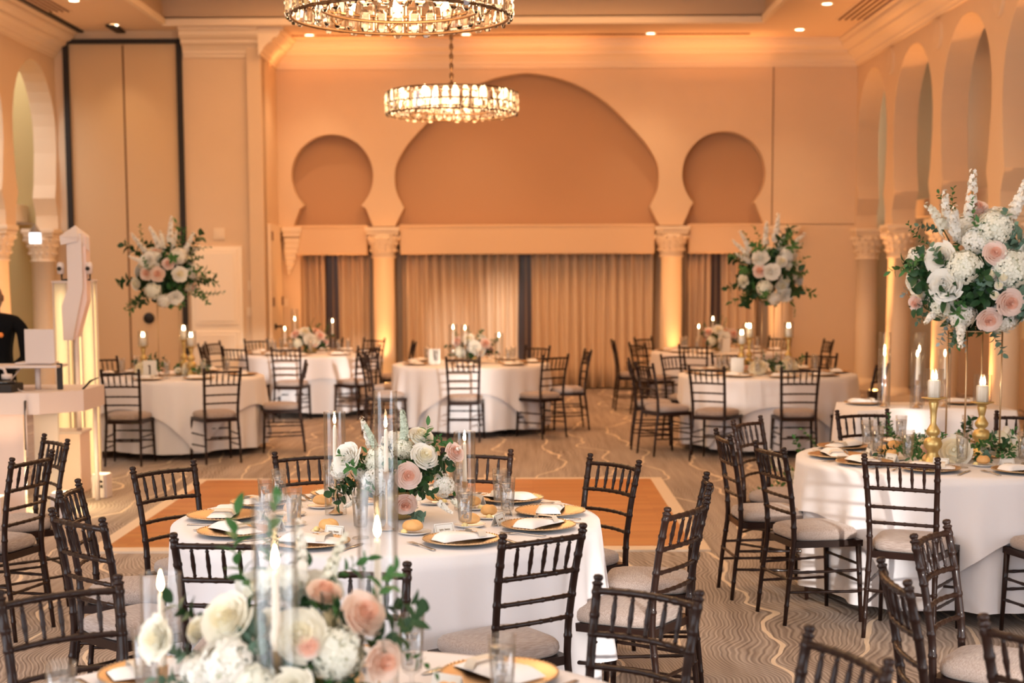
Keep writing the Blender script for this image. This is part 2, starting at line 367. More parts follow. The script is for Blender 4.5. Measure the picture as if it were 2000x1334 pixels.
# plates on the left rear wall
def plate(name, lab, x, z, w, h, y=YL):
    o = MB().box((0, 0, 0), (w, .02, h), bev=.004).box((0, -.014, 0), (w*.45, .012, h*.5), bev=.003).build(name, M_trim); o.location = (x, y-.012, z); return tag(o, lab, name.replace('_', ' '))
plate('wall_speaker', 'small square beige wall speaker above the white panelled door', -4.27, 2.36, .16, .16)
plate('thermostat', 'small cream wall thermostat, upper plate right of the white door', -3.83, 1.62, .09, .14)
plate('light_switch', 'cream light switch, lower plate right of the white door', -3.85, 1.25, .10, .12)
plate('wall_notice', 'pale framed notice on the wall behind the far left table', -3.53, 1.35, .16, .24, YB)

# right arcade: arched wall in the YZ plane
piers = [23.45, 21.2, 18.85, 16.5, 14.15, 11.8, 9.45, 7.1, 4.75]
def side_arches(x0, x1, piers, ztop, name, y_end):
    pl = [(piers[0]+.3, ZC+.05)]
    pl.append((piers[0]+.3, 2.40))
    for a, b in zip(piers, piers[1:]):
        c = (a+b)/2; half = (a-b)/2; r = half-.19
        # tall horseshoe: straight-ish bulging sides with a round head
        side = [(half-.21, 2.40), (half-.20, 2.62), (half-.32, 2.86), (r*.93, 3.05), (r, 3.5), (r, 3.7)]
        for i in range(1, 10): t = i/9*PI/2; side.append((r*math.cos(t), 3.7+(ztop-3.7)*math.sin(t)))
        pl += [(c+q, z) for q, z in side]; pl += [(c-q, z) for q, z in side[:-1]][::-1]
    pl += [(y_end, 2.40), (y_end, ZC+.05)]
    return struct(MB().prism(pl, x0, x1, 'X').build(name, M_wall))
side_arches(XR, XR+.32, piers, 4.68, 'wall_right', 4.5)
side_arches(XL-.32, XL, [22.2, 19.95, 17.6, 15.25, 12.9, 10.55, 8.2, 5.85], 4.68, 'wall_left', 5.6)
# aisles beyond the arcades; unseen near end walls added to block stray sun
struct(MB().box((XR+1.55, 14, 2.6), (.1, 20, 5.2)).box((XR+.95, 24.0, 2.6), (1.3, .1, 5.2)).box((XR+.95, 4.6, 2.6), (1.3, .1, 5.2)).build('wall_right_aisle', mat('aisle_paint', srgb(214, 200, 172), .85)))
struct(MB().box((XR+.62, 14, 2.66), (.16, 19.4, .24)).build('trim_8', M_trim))
struct(MB().box((XL-1.6, 14, 2.6), (.1, 20, 5.2)).box((XL-.95, 22.4, 2.6), (1.3, .1, 5.2)).box((XL-.95, 5.2, 2.6), (1.3, .1, 5.2)).build('wall_left_aisle', mat('aisle_olive', srgb(190, 162, 108), .85)))
struct(MB().box((XL-.62, 14, 2.66), (.16, 17, .24)).build('trim_9', M_trim))
struct(MB().box((-8.02, 19.5, 1.05), (.06, .9, 2.1)).build('door_3', mat('olive_door', srgb(190, 176, 120), .6)))
struct(MB().box((-7.98, 18.0, 1.5), (.03, .25, 1.1)).build('window_1', mat('daylit_pane', srgb(200, 220, 240), .3, emit=(.75, .88, 1), estr=1.6)))
struct(MB().box((XR+1.47, 15.5, .45), (.08, 17, .9)).build('baseboard_right', mat('aisle_dado', srgb(196, 170, 140), .7)))
# unseen walls round the camera end; piers and openings laid out to shape the daylight
wb = MB()
for x0, x1 in ((-6.6, -5.8), (-1.5, 2.85), (3.3, 3.75), (4.2, 4.62), (5.02, 5.35)): wb.box(((x0+x1)/2, -4.1, 2.6), (x1-x0, .2, 5.2))
wb.box((-3.65, -4.1, 4.8), (4.3, .2, .8)); wb.box((3.9, -4.1, 4.3), (2.3, .2, 1.8)); wb.box((-.75, -4.1, .1), (12.0, .2, .2))
struct(wb.build('wall_front', M_wall))
wr = MB()
for y, w in ((-2.6, 3.0), (.3, .26), (1.5, .5), (3.4, .26), (4.55, .26)): wr.box((XR+.16, y, 2.6), (.2, w, 5.2))
wr.box((XR+.16, .25, 4.5), (.2, 8.7, 1.4))
struct(wr.build('wall_right_windows', M_wall))
wl = MB()
for y in (-4.0, -1.8, .4, 2.6, 4.8): wl.box((XL-.16, y, 2.6), (.2, .26, 5.2))
wl.box((XL-.16, .4, 4.85), (.2, 9, .7))
struct(wl.build('wall_left_windows', M_wall))

# round medallions on the arcade spandrels are plain discs
for i, y in enumerate((21.2, 18.85, 16.5)):
    o = MB().lathe([(0, .02), (.13, .02), (.16, .035), (.18, .02), (.19, 0)], 24, Matrix.Translation((XR, y, 4.62)) @ Matrix.Rotation(-PI/2, 4, 'Y')).build('wall_medallion', M_wall)
    tag(o, 'round plaster medallion between the %s arches of the right arcade' % ('farthest', 'middle', 'nearer')[i], 'wall ornament', 'medallions on the right arcade')

# columns -----------------------------------------------------------------
def column(ztop, r, w):
    c = thing('column', 'column', 'column')
    b = MB(); b.lathe([(r*1.0, .18), (r, .3), (r*1.02, 1.1), (r*.96, ztop-.46), (r*1.12, ztop-.455), (r*1.12, ztop-.43), (r*.98, ztop-.42)], 28); b.build('shaft', M_trim, c)
    b = MB(); b.box((0, 0, .05), (w*.86, w*.86, .1), bev=.01).lathe([(r*1.3, .1), (r*1.32, .13), (r*1.15, .16), (r*1.02, .2)], 28); b.build('base', M_trim, c)
    b = MB(); h = w/2
    b.box((0, 0, ztop-.03), (w, w, .06), bev=.008).box((0, 0, ztop-.085), (w*.92, w*.92, .05), bev=.01)
    b.lathe([(r*1.0, ztop-.42), (r*1.1, ztop-.38), (r*1.08, ztop-.33), (r*1.25, ztop-.30), (r*1.2, ztop-.26), (h*.98, ztop-.19), (h*1.0, ztop-.12), (h*.9, ztop-.11)], 28)
    for (rr, zz, n, q) in ((h*1.02, ztop-.15, 16, .032), (r*1.28, ztop-.235, 14, .028), (r*1.2, ztop-.34, 14, .022)):
        for k in range(n):
            a = 2*PI*k/n
            b.lathe([(0, -q), (q*.8, -q*.6), (q, 0), (q*.8, q*.6), (0, q)], 8, Matrix.Translation((rr*math.cos(a), rr*math.sin(a), zz)))
    b.build('capital', M_trim, c)
    return Proto(c)
cp = column(2.47, .165, .52); G = 'white columns with carved capitals'
cp.put((-2.04, YB-.02, 0), 0, 'lit white column between left bay curtain and centre bay curtain', 'column', G)
cp.put((2.29, YB-.02, 0), 0, 'lit white column between centre bay curtain and right bay curtain', 'column', G)
cp.put((3.93, YB-.02, 0), 0, 'white column at the right end of the rear curtains', 'column', G)
cp2 = column(2.42, .155, .46)
nm = ['in the far right corner', 'second from the far right corner', 'third from the far right corner', 'fourth from the far right corner', 'fifth from the far right corner']
for i, y in enumerate(piers[:5]): cp2.put((XR+.16, y-(.3 if i == 0 else 0), 0), 0, 'white arcade column '+nm[i], 'column', G)
cp2.put((XL-.16, 21.75, 0), 0, 'white arcade column beside the folding partition', 'column', G)
cp2.put((XL-.16, 19.8, 0), 0, 'orange-lit arcade column at the left edge of the view', 'column', G)
for y, w in ((17.6, 'behind the disc jockey booth'), (15.25, 'farther than the booth'), (12.9, 'level with the booth'), (10.55, 'nearer than the booth'), (8.2, 'second from the camera end'), (5.85, 'nearest the camera end')):
    cp2.put((XL-.16, y, 0), 0, 'white left arcade column '+w, 'column', G)
# carved corbel at the left end of the rear wall
b = MB(); b.box((0, 0, 0), (.30, .22, .07), bev=.01).box((0, 0, -.07), (.26, .2, .07), bev=.01)
for i, (w, z) in enumerate(((.24, -.16), (.22, -.24), (.20, -.32), (.17, -.40), (.13, -.48), (.09, -.56), (.05, -.63))): b.box((-.02*i/2, 0, z), (w, .18-.015*i, .085), bev=.02)
tag(b.build('wall_corbel', M_trim, None, (-3.40, YB-.10, 2.44)), 'carved cream corbel at the left end of the curtain valance', 'corbel')
# amber floor uplights with their beams
def uplight(x, y, lab, e=55, aim=(0, 0, 1), off=(0, 0)):
    o = thing('floor_uplight', lab, 'uplight', (x, y, 0), 0, 'amber uplights at the columns')
    MB().box((0, 0, .07), (.13, .13, .14), bev=.01).build('housing', M_black, o)
    MB().lathe([(0, .142), (.05, .142), (.052, .15), (0, .152)], 16).build('lens', mat('amber_lens', (1, .6, .2), .4, emit=(1, .5, .15), estr=12), o)
    light('uplight_beam', 'SPOT', (x, y, .17), e, AMBER, aim=aim, spot_size=1.0, spot_blend=.8, shadow_soft_size=.04)
uplight(-2.02, YB-.42, 'small amber uplight at the foot of the left rear column', 95, (0, .10, 1))
uplight(2.36, YB-.42, 'small amber uplight at the foot of the right rear column', 95, (0, .10, 1))
for i, y in enumerate(piers[1:6]):
    uplight(XR-.13, y+.12, 'small amber uplight at the arcade column '+('behind the pleated table', 'left of the gold stand', 'right of the gold stand', 'beyond the right edge', 'nearest on the right')[i], 260, (.10, 0, 1))
uplight(XL+.16, 19.75, 'small amber uplight at the column on the left edge', 110, (-.10, 0, 1))
uplight(XL+.16, 17.6, 'small amber uplight behind the disc jockey', 110, (-.10, 0, 1))
uplight(-3.1, YB-.35, 'small amber uplight below the left rear arch', 90, (.02, -.02, 1)); uplight(3.6, YB-.35, 'small amber uplight below the right rear arch', 90, (-.02, -.02, 1))
pass
for x in (-2.6, .2, 2.8): light('soffit_glow', 'AREA', (x, YB-.62, 4.75), 5, (1, .38, .12), aim=(0, .25, 1), shape='RECTANGLE', size=1.8, size_y=.15)

# valances and curtains ----------------------------------------------------
def valance(x0, x1, lab):
    b = MB(); b.box((0, 0, 0), (x1-x0, .34, .44), bev=.012); b.box((0, 0, .2), (x1-x0+.02, .36, .03), bev=.006)
    tag(b.build('curtain_valance', M_val, None, ((x0+x1)/2, YB+.02, 2.285)), lab, 'valance', 'upholstered curtain valances')
valance(-3.36, -2.28, 'upholstered beige valance over the left bay curtains')
valance(-1.78, 2.03, 'long upholstered beige valance over the centre bay curtains')
valance(2.55, 3.66, 'upholstered beige valance over the right bay curtains')
def curtain(x0, x1, lab, seed):
    rnd = random.Random(seed); n = max(4, int((x1-x0)/.135)); ph = [rnd.uniform(-.5, .5) for _ in range(n+3)]
    def fn(u, v):
        x = x0+(x1-x0)*u; k = u*n; i = int(k); d = ph[i]*(1-(k-i))+ph[i+1]*(k-i)
        a = .062*math.sin(2*PI*k+d*1.6*v)*(1+.2*d)
        return (x+.012*math.sin(5*k+3*v), YB+.33+a, 2.2*(1-v)+.02)
    b = MB(); b.grid(fn, n*10, 7)
    o = b.build('curtain', M_curtain); s = o.modifiers.new('solid', 'SOLIDIFY'); s.thickness = .006
    tag(o, lab, 'curtain', 'pleated tan curtains on the rear wall')
curtain(-3.36, -2.98, 'pleated tan curtain left of the dark gap in the left bay', 1)
curtain(-2.78, -2.24, 'pleated tan curtain right of the dark gap in the left bay', 2)
curtain(-1.80, -.01, 'wide pleated tan curtain left of the dark gap in the centre bay', 3)
curtain(.18, 2.05, 'wide pleated tan curtain right of the dark gap in the centre bay', 4)
curtain(2.55, 2.92, 'pleated tan curtain left of the dark gap in the right bay', 5)
curtain(3.08, 3.62, 'pleated tan curtain right of the dark gap in the right bay', 6)
for i, (x, w) in enumerate(((-2.88, .26), (.085, .24), (3.0, .22))):
    o = struct(MB().box((x, YB+.46, 1.15), (w, .06, 2.3), bev=.01).build('window_%d' % (i+2), M_dark))
    MB().box((0, 0, 0), (.02, .03, 2.2)).build('window_mullion', mat('mullion', srgb(150, 120, 90), .4), None).parent = o
    o.children[0].location = (x+.02, YB+.43, 1.12)
struct(MB().box((-1.83, YB+.25, 1.1), (.08, .06, 2.2)).box((2.50, YB+.25, 1.1), (.08, .06, 2.2)).box((-2.26, YB+.25, 1.1), (.06, .06, 2.2)).build('trim_10', M_grey))

# ceiling fittings ---------------------------------------------------------
dl = thing('downlight', 'x', 'downlight')
MB().lathe([(.055, .0), (.085, -.008), (.095, 0)], 28).build('trim_ring', M_trim, dl)
MB().lathe([(0, -.007), (.060, -.007)], 28).build('lens', mat('downlight_lens', (1, .9, .7), .5, emit=(1, .86, .62), estr=5), dl)
dp = Proto(dl)
names = ['at the left edge of the soffit', 'above the folding partition', 'above the left rear arch', 'just right of the chandelier chain', 'above the centre arch, right', 'in the far right corner of the soffit', 'beside the right ceiling grille', 'over the right arcade', 'over the left arcade', 'over the nearer right arcade', 'over the nearer left arcade']
for (x, y), nme in zip(DOWN, names): dp.put((x, y, ZC-.002), 0, 'round recessed downlight '+nme, 'downlight', 'recessed downlights in the soffit')
def vent(x, y, lx, ly, lab):
    v = thing('ceiling_vent', lab, 'vent', (x, y, ZC))
    MB().box((0, 0, -.006), (lx, ly, .012)).build('frame', M_trim, v)
    for i in range(5): MB().box((-lx/2+lx*(i+.5)/5, 0, -.016), (lx*.07, ly*.95, .012)).build('slot', mat('vent_dark', srgb(110, 60, 30), .7), v)
vent(4.52, 20.25, .42, 2.2, 'slatted linear ceiling grille over the right arcade')
vent(-5.98, 19.3, .36, 2.2, 'slatted linear ceiling grille at the upper left corner')
tag(MB().box((-.12, 22.55, ZC-.006), (6.9, .05, .014)).build('ceiling_slot', mat('slot_dark', srgb(130, 78, 40), .7)), 'long thin dark air slot along the rear soffit', 'vent')
tag(MB().box((-6.15, 19.6, ZC-.01), (.06, 4.9, .03)).build('partition_track', M_black), 'dark ceiling track running to the folding partition', 'track')

# ================================================================= CHANDELIERS
M_crys = mat('crystal', (1, .93, .85), .0); M_crys.node_tree.nodes['Principled BSDF'].inputs['Transmission Weight'].default_value = 1; M_crys.node_tree.nodes['Principled BSDF'].inputs['IOR'].default_value = 1.5
M_bulb = mat('bulb', (1, .8, .5), .5, emit=(1, .74, .42), estr=26)
def chandelier(cx, cy_, zb, R, lab):
    c = thing('chandelier', lab, 'chandelier', (cx, cy_, 0), .1, 'crystal ring chandeliers')
    H = .215
    for (z, r) in ((zb+.02, R), (zb+H*.52, R-.02), (zb+H, R-.01), (zb+.06, R*.72)):
        b = MB(); n = 64
        b.tube([(r*math.cos(2*PI*i/n), r*math.sin(2*PI*i/n), z) for i in range(n+1)], .009, 6, False); b.build('ring', M_bronze, c)
    b = MB()
    for i in range(8):
        a = 2*PI*i/8; b.tube([(R*.98*math.cos(a), R*.98*math.sin(a), zb+H), (R*.5*math.cos(a), R*.5*math.sin(a), zb+H+.015), (.03*math.cos(a), .03*math.sin(a), zb+H+.03)], .008, 6)
        b.tube([(R*.72*math.cos(a), R*.72*math.sin(a), zb+.06), (R*.75*math.cos(a+.1), R*.75*math.sin(a+.1), zb+.02), (R*.98*math.cos(a+.2), R*.98*math.sin(a+.2), zb+.15)], .006, 6)
    b.build('arm', M_bronze, c)
    b = MB(); b.tube([(0, 0, zb+H), (0, 0, ZT-.02)], .008, 6)
    z = zb+H+.06
    while z < ZT-.05:
        b.lathe([(.008, z-.03), (.018, z-.015), (.018, z+.015), (.008, z+.03)], 6); z += .085
    b.lathe([(0, ZT), (.09, ZT), (.09, ZT-.03), (.03, ZT-.06), (0, ZT-.06)], 20)
    b.lathe([(.0, zb+H+.10), (.03, zb+H+.08), (.035, zb+H), (.02, zb+H-.05), (0, zb+H-.06)], 12); b.build('chain', M_bronze, c)
    rnd = random.Random(int(cx*100))
    b = MB(); w = .075; t = .028; h = H*.94
    pro = [(-w/2, 0), (-w/2+.014, -t/2), (w/2-.014, -t/2), (w/2, 0), (w/2-.014, t/2), (-w/2+.014, t/2)]
    lv = [(-h/2, .45), (-h/2+.03, 1), (h/2-.03, 1), (h/2, .5)]
    rings = [[b.bm.verts.new((x*s, y*s, z)) for x, y in pro] for z, s in lv]
    for A, B in zip(rings, rings[1:]):
        for i in range(6): b.f([A[i], A[(i+1) % 6], B[(i+1) % 6], B[i]], False)
    b.f(rings[0][::-1], False); b.f(rings[-1], False)
    me = b.mesh('crystal_prism', M_crys)
    n = 44
    for i in range(n):
        a = 2*PI*i/n
        mk('crystal', me, c, (R*1.02*math.cos(a), R*1.02*math.sin(a), zb+H*.5+rnd.uniform(-.012, .012)), (rnd.uniform(-.05, .05), 0, a+PI/2+rnd.uniform(-.25, .25)))
    n = 30
    for i in range(n):
        a = 2*PI*(i+.5)/n
        mk('crystal', me, c, (R*.78*math.cos(a), R*.78*math.sin(a), zb+H*.32), (0, 0, a+PI/2), (.8, .8, .6))
    b = MB(); b.lathe([(0, 0), (.014, .004), (.017, .03), (.022, .055), (.018, .08), (.005, .11), (0, .115)], 10)
    mb_ = b.mesh('candle_bulb', M_bulb)
    for i in range(12):
        a = 2*PI*i/12; mk('bulb', mb_, c, (R*.90*math.cos(a), R*.90*math.sin(a), zb+.10), None, 1.15)
    light('chandelier_glow', 'POINT', (cx, cy_, zb+.0), 60, (1, .66, .36), shadow_soft_size=.35)
chandelier(-.60, 14.0, 3.19, .575, 'crystal ring chandelier on a chain, the smaller one farther away')
chandelier(-.63, 8.35, 3.13, .578, 'large crystal ring chandelier cut off by the top edge')

# ================================================================= CHAIRS
def chiavari():
    c = thing('chiavari_chair', 'x', 'chair')
    P = [(-.245, 0), (-.225, .20), (-.195, .42), (-.20, .55), (-.225, .72), (-.262, .885)]
    W_ = [.170, .166, .160, .162, .168, .176]
    def interp(z):
        for i in range(len(P)-1):
            if P[i][1] <= z <= P[i+1][1]:
                t = (z-P[i][1])/(P[i+1][1]-P[i][1]); return P[i][0]+(P[i+1][0]-P[i][0])*t, W_[i]+(W_[i+1]-W_[i])*t
        return P[-1][0], W_[-1]
    for s in (-1, 1):
        pts = []; rad = []; nodes = (.10, .24, .33, .50, .575, .655, .745, .80, .865)
        z = 0
        zs = sorted(set([i*.885/18 for i in range(19)] + [n+d for n in nodes for d in (-.009, -.004, .004, .009)]))
        for z in zs:
            y, w = interp(z); pts.append((s*w, y, z))
            base = .0105+.0035*min(1, z/.35); rad.append(base*(1.17 if any(abs(z-n) < .005 for n in nodes) else 1))
        p = MB().tube(pts, rad, 10).build('back_post', M_chair, c)
        y, w = interp(.885)
        MB().lathe([(.0135, 0), (.017, .004), (.017, .008), (.010, .012), (.014, .018), (.0155, .024), (.012, .031), (0, .034)], 12, Matrix.Translation((s*w, y, .884)) @ Matrix.Rotation(.2, 4, 'X')).build('finial', M_chair, p)
        pts = [(s*.196, .168, 0), (s*.19, .160, .22), (s*.185, .152, .405)]
        MB().tube(pts, (.0105, .013, .0155), 10).build('front_leg', M_chair, c)
    def rail(z, r, nm, dip=.022):
        y, w = interp(z); n = 13; pts = []; rad = []
        for i in range(n*3):
            u = -1+2*i/(n*3-1); pts.append((u*(w-.004), y-dip*(1-u*u), z+.004*(1-u*u)))
            rad.append(r*(1.22 if i % 6 == 3 else 1))
        MB().tube(pts, rad, 8).build(nm, M_chair, c)
    rail(.868, .0105, 'top_rail'); rail(.745, .0095, 'middle_rail'); rail(.652, .0085, 'lower_rail'); rail(.572, .0085, 'lower_rail')
    yt, wt = interp(.868); yb_, wb_ = interp(.745)
    sp = MB(); L_ = .125
    sp.lathe([(.0045, 0), (.0052, .012), (.0075, .016), (.0055, .020), (.0078, .045), (.0092, .055), (.0078, .065), (.0082, .085), (.0055, .105), (.0078, .109), (.0052, .113), (.0045, L_)], 8)
    me = sp.mesh('spindle', M_chair)
    for i in range(5):
        u = -1+2*(i+1)/6; d = .022*(1-u*u)
        lo = Vector((u*wb_*.98, yb_-d, .747)); hi = Vector((u*wt*.98, yt-d, .868)); v = hi-lo
        o = mk('spindle', me, c, lo); o.rotation_euler = v.to_track_quat('Z', 'X').to_euler()
    def trap(z0, z1, o, r=0):
        return [(-(.160+o), -.195-o*.5), (.160+o, -.195-o*.5), (.193+o, .165+o), (-(.193+o), .165+o)]
    b = MB(); b.prism(trap(0, 0, .006), .395, .428, 'Z'); b.build('seat_frame', M_chair, c)
    # cushion: superellipse rings
    b = MB(); n = 40; rings = []
    for (k, z) in ((.97, .429), (1.02, .436), (1.045, .452), (1.03, .470), (.97, .482), (.80, .491), (.5, .497), (.0, .500)):
        if k == 0: rings.append([b.bm.verts.new((0, -.01, z))]); continue
        rg = []
        for i in range(n):
            a = 2*PI*i/n; e = .42
            x = math.copysign(abs(math.cos(a))**e, math.cos(a)); y = math.copysign(abs(math.sin(a))**e, math.sin(a))
            wd = .158+.035*(y+1)/2
            rg.append(b.bm.verts.new((x*wd*k, (y*.176)*k-.012, z)))
        rings.append(rg)
    for A, B in zip(rings, rings[1:]):
        for i in range(n):
            if len(B) == 1: b.f([A[i], A[(i+1) % n], B[0]])
            else: b.f([A[i], A[(i+1) % n], B[(i+1) % n], B[i]])
    b.f(rings[0][::-1]); b.build('seat_cushion', M_seat, c)
    def st(p, q, r=.0075):
        p = Vector(p); q = Vector(q); n = 16
        MB().tube([p.lerp(q, i/n) for i in range(n+1)], [r*(1.22 if i % 5 == 2 else 1) for i in range(n+1)], 8).build('stretcher', M_chair, c)
    for s in (-1, 1):
        st((s*.192, .162, .27), (s*.164, -.218, .27)); st((s*.194, .165, .16), (s*.166, -.229, .17))
    st((-.19, .158, .30), (.19, .158, .30)); st((-.193, .164, .21), (.193, .164, .21)); st((-.165, -.222, .235), (.165, -.222, .235))
    return c
chairs = Proto(chiavari())
R_TAB = .885
TABLES = {   # centre, short name, overlay rotation
 'A': ((-.50, 3.30), 'nearest table', .35), 'B': ((-.56, 6.42), 'front centre table', .45), 'C': ((2.45, 8.50), 'right front table', .297),
 'D': ((-3.50, 15.55), 'booth-side table', 1.22), 'E': ((-.55, 17.5), 'far middle table', .03), 'F': ((2.52, 15.6), 'middle right table', -.03),
 'G': ((-2.70, 19.8), 'far left table', .3), 'H': ((2.62, 20.0), 'far right table', .6), 'J': ((2.62, 4.5), 'table beyond the right edge', 0), 'K': ((-3.72, 7.75), 'table beyond the left edge', 0)}
SEATS = {   # key: (angle, dist, facing turn in degrees, seat words)
 'A': [(128, 1.34, 0, 'far left'), (91, 1.35, 0, 'far middle'), (50, 1.34, 0, 'far right'), (14, 1.30, 6, 'right end')],
 'B': [(147, 1.30, -6, 'far left'), (112, 1.33, 4, 'far left-middle'), (75, 1.30, 3, 'far right-middle'), (42, 1.36, -4, 'far right'), (7, 1.38, -12, 'right end'), (-24, 1.31, -8, 'near right'),
       (-61, 1.30, 8, 'near right-middle'), (-110, 1.30, 14, 'near left-middle'), (-145, 1.33, 12, 'near left'), (180, 1.34, 4, 'left end')],
 'C': [(-151, 1.33, -14, 'near left'), (-179, 1.32, 4, 'left end'), (144, 1.32, 0, 'far left'), (-118, 1.31, 0, 'near left-middle'), (101, 1.33, 4, 'far left-middle'), (57, 1.33, 4, 'far right-middle'), (-80, 1.33, 0, 'near right-middle')],
 'D': [(-58, 1.33, -4, 'near right'), (-99, 1.34, 8, 'near left'), (0, 1.33, 8, 'right end'), (137, 1.33, 0, 'far left')],
 'E': [(-92, 1.32, 0, 'near middle'), (-45, 1.33, -6, 'near right'), (5, 1.34, 4, 'right end'), (55, 1.34, 0, 'far right'), (-150, 1.34, -10, 'near left'), (155, 1.34, 6, 'far left')],
 'F': [(-123, 1.40, 4, 'near left-middle'), (-86, 1.33, -4, 'near right-middle'), (-156, 1.42, 0, 'near left'), (177, 1.40, 0, 'left end'), (130, 1.34, 0, 'far left'), (100, 1.33, 0, 'far left-middle'), (55, 1.33, 0, 'far right'), (-47, 1.36, 16, 'near right')],
 'G': [(-158, 1.40, 0, 'near left end'), (-123, 1.4, 4, 'near left'), (168, 1.34, -8, 'left end'), (130, 1.36, 0, 'far left'), (86, 1.34, 0, 'far middle'), (58, 1.36, 0, 'far right'), (6, 1.34, 4, 'right end'), (-50, 1.34, 6, 'near right'), (-95, 1.32, 0, 'near middle')],
 'H': [(-112, 1.34, 0, 'near left-middle'), (178, 1.40, 4, 'left end'), (-146, 1.38, -4, 'near left'), (134, 1.34, 0, 'far left'), (46, 1.34, 0, 'far right'), (0, 1.40, 8, 'right end')],
 'J': [(147, 1.42, 0, 'far left'), (179, 1.50, 0, 'left end'), (-151, 1.50, 8, 'near left')],
 'K': [(-9, 1.30, -6, 'near right'), (27, 1.26, 10, 'far right')]}
for k, ss in SEATS.items():
    (cx, cy_), nm_, _ = TABLES[k]
    for (a, d, tw, w) in ss:
        t = math.radians(a); o = Vector((math.cos(t), math.sin(t)))
        d = max(d, 1.32)
        bx, by = cx+o.x*d, cy_+o.y*d                        # top of the backrest
        f = -o; f.rotate(Matrix.Rotation(math.radians(tw), 2)); off = .262
        chairs.put((bx+f.x*off, by+f.y*off, 0), math.atan2(f.y, f.x)-PI/2, 'dark grey-cushioned chiavari chair, %s seat of the %s' % (w, nm_), 'chair', 'chiavari chairs around the tables')

# ================================================================= TABLES AND CLOTHS
def fold(a, seed):
    f = .55*math.sin(9*a+seed)+.40*math.sin(15*a+2.1*seed)+.35*math.sin(26*a+.7*seed)
    return f+.25*abs(f)
def base_cloth(seed, zb=.07, R=R_TAB):
    b = MB(); n = 180
    prof = [(0, 0), (.5, 0), (.9, 0), (.97, -.001), (.99, -.006), (1.0, -.016)]
    def fn(u, v):
        a = 2*PI*u; i = v*(len(prof)+8-1); i = int(round(i))
        if i < len(prof): r, z = prof[i]; r *= R; z += .762
        else:
            t = (i-len(prof)+1)/8; r = R+.006-.012*t+.044*t*(fold(a, seed)) ; z = .746-(.746-zb)*t+.012*t*math.sin(5*a+seed)
        return (r*math.cos(a), r*math.sin(a), z)
    b.grid(fn, n, len(prof)+8, True)
    return b.mesh('tablecloth', M_cloth)
def overlay(seed, s=2.28, rot=.5, R=R_TAB):
    b = MB(); n = 240; K = 12
    def fn(u, v):
        a = 2*PI*u; i = int(round(v*(3+K)))
        if i <= 3: r = R*(.0, .6, .95, 1.0)[i]+(.012 if i == 3 else 0); z = .7665-(.010 if i == 3 else 0)
        else:
            t = (i-3)/K; q = a-rot; hang = s/(2*max(abs(math.cos(q)), abs(math.sin(q))))-R
            hang = min(hang, .66 if s < 2.6 else .60+.06*math.sin(2*q)); cornerness = abs(math.sin(2*q))**3
            zz = hang*t; tt = zz/.69
            fl = fold(a, seed)
            r = R+.014+.006*tt+.044*tt*fl+.030*t*cornerness*(1+.9*math.sin(26*a+seed))+.012*t; z = .754-zz
        return (r*math.cos(a), r*math.sin(a), z)
    b.grid(fn, n, K+4, True)
    return b.mesh('overlay_cloth', M_cloth)
tbl = thing('banquet_table', 'x', 'table')
MB().lathe([(0, .725), (.87, .725), (.875, .73), (.875, .748), (.87, .752), (0, .752)], 48).build('tabletop', mat('plywood', srgb(170, 130, 90), .6), tbl)
for i in range(4):
    a = PI/4+i*PI/2; MB().tube([(.55*math.cos(a), .55*math.sin(a), 0), (.5*math.cos(a), .5*math.sin(a), .725)], .016, 8).build('leg', M_black, tbl)
tables = Proto(tbl)
for i, k in enumerate('ABCDEFGH'):
    (cx, cy_), nm_, rot = TABLES[k]
    tables.put((cx, cy_, 0), 0, 'round banquet table under white cloths, the %s' % nm_, 'table', 'round banquet tables')
    o = mk('tablecloth', base_cloth(i*1.7+.3), None, (cx, cy_, 0)); tag(o, 'white floor-length round tablecloth on the %s' % nm_, 'tablecloth', 'white tablecloths')
    o = mk('overlay_cloth', overlay(i*1.7+.3, rot=rot, s={'B': 2.9}.get(k, 2.28)), None, (cx, cy_, 0)); tag(o, 'white square overlay cloth with hanging points on the %s' % nm_, 'tablecloth', 'white overlay cloths')
ZTOP = .768

# ================================================================= TABLEWARE
def lathe_thing(name, parts):
    c = thing(name, 'x', name.replace('_', ' '))
    for nm_, prof, seg, m in parts: MB().lathe(prof, seg).build(nm_, m, c)
    return c
ch = MB(); ch.lathe([(0, .006), (.085, .006), (.10, .012), (.148, .018), (.152, .0195), (.152, .016), (.10, .006), (.08, 0), (0, 0)], 56)
for i in range(60):
    a = 2*PI*i/60; ch.lathe([(0, -.003), (.0035, 0), (0, .003)], 5, Matrix.Translation((.149*math.cos(a), .149*math.sin(a), .020)))
charger = Proto(tag(ch.build('charger_plate', M_gold), 'x', 'plate'))
nb = thing('napkin', 'x', 'napkin')
def napf(top):
    def fn(u, v):
        x = (u-.5)*.245; y = (v-.5)*.105
        e = (1-(2*u-1)**8)*(1-(2*v-1)**6); return (x, y+.006*math.sin(u*5), .019+top*(.020+.008*math.sin(u*4+1))*e)
    return fn
b = MB(); b.grid(napf(1), 15, 9); b.grid(napf(0), 15, 9); b.build('folded_linen', M_nap, nb)
b = MB(); b.grid(lambda u, v: ((u-.5)*.035+.055, (v-.5)*.108, .043+.004*(1-(2*v-1)**6)-.018*(abs(2*v-1)**10)), 4, 9); b.build('menu_band', mat('band_linen', (.70, .62, .52), .7), nb)
napkin = Proto(nb)
GL = [(.0, .004), (.018, .005), (.033, .002), (.034, 0), (.030, .006), (.008, .010), (.0055, .022), (.008, .032), (.022, .040), (.0265, .050), (.034, .185), (.0325, .185), (.0255, .052), (.018, .044), (0, .042)]
wg = thing('water_glass', 'x', 'glass')
MB().lathe(GL, 28).build('glass_body', M_glass, wg)
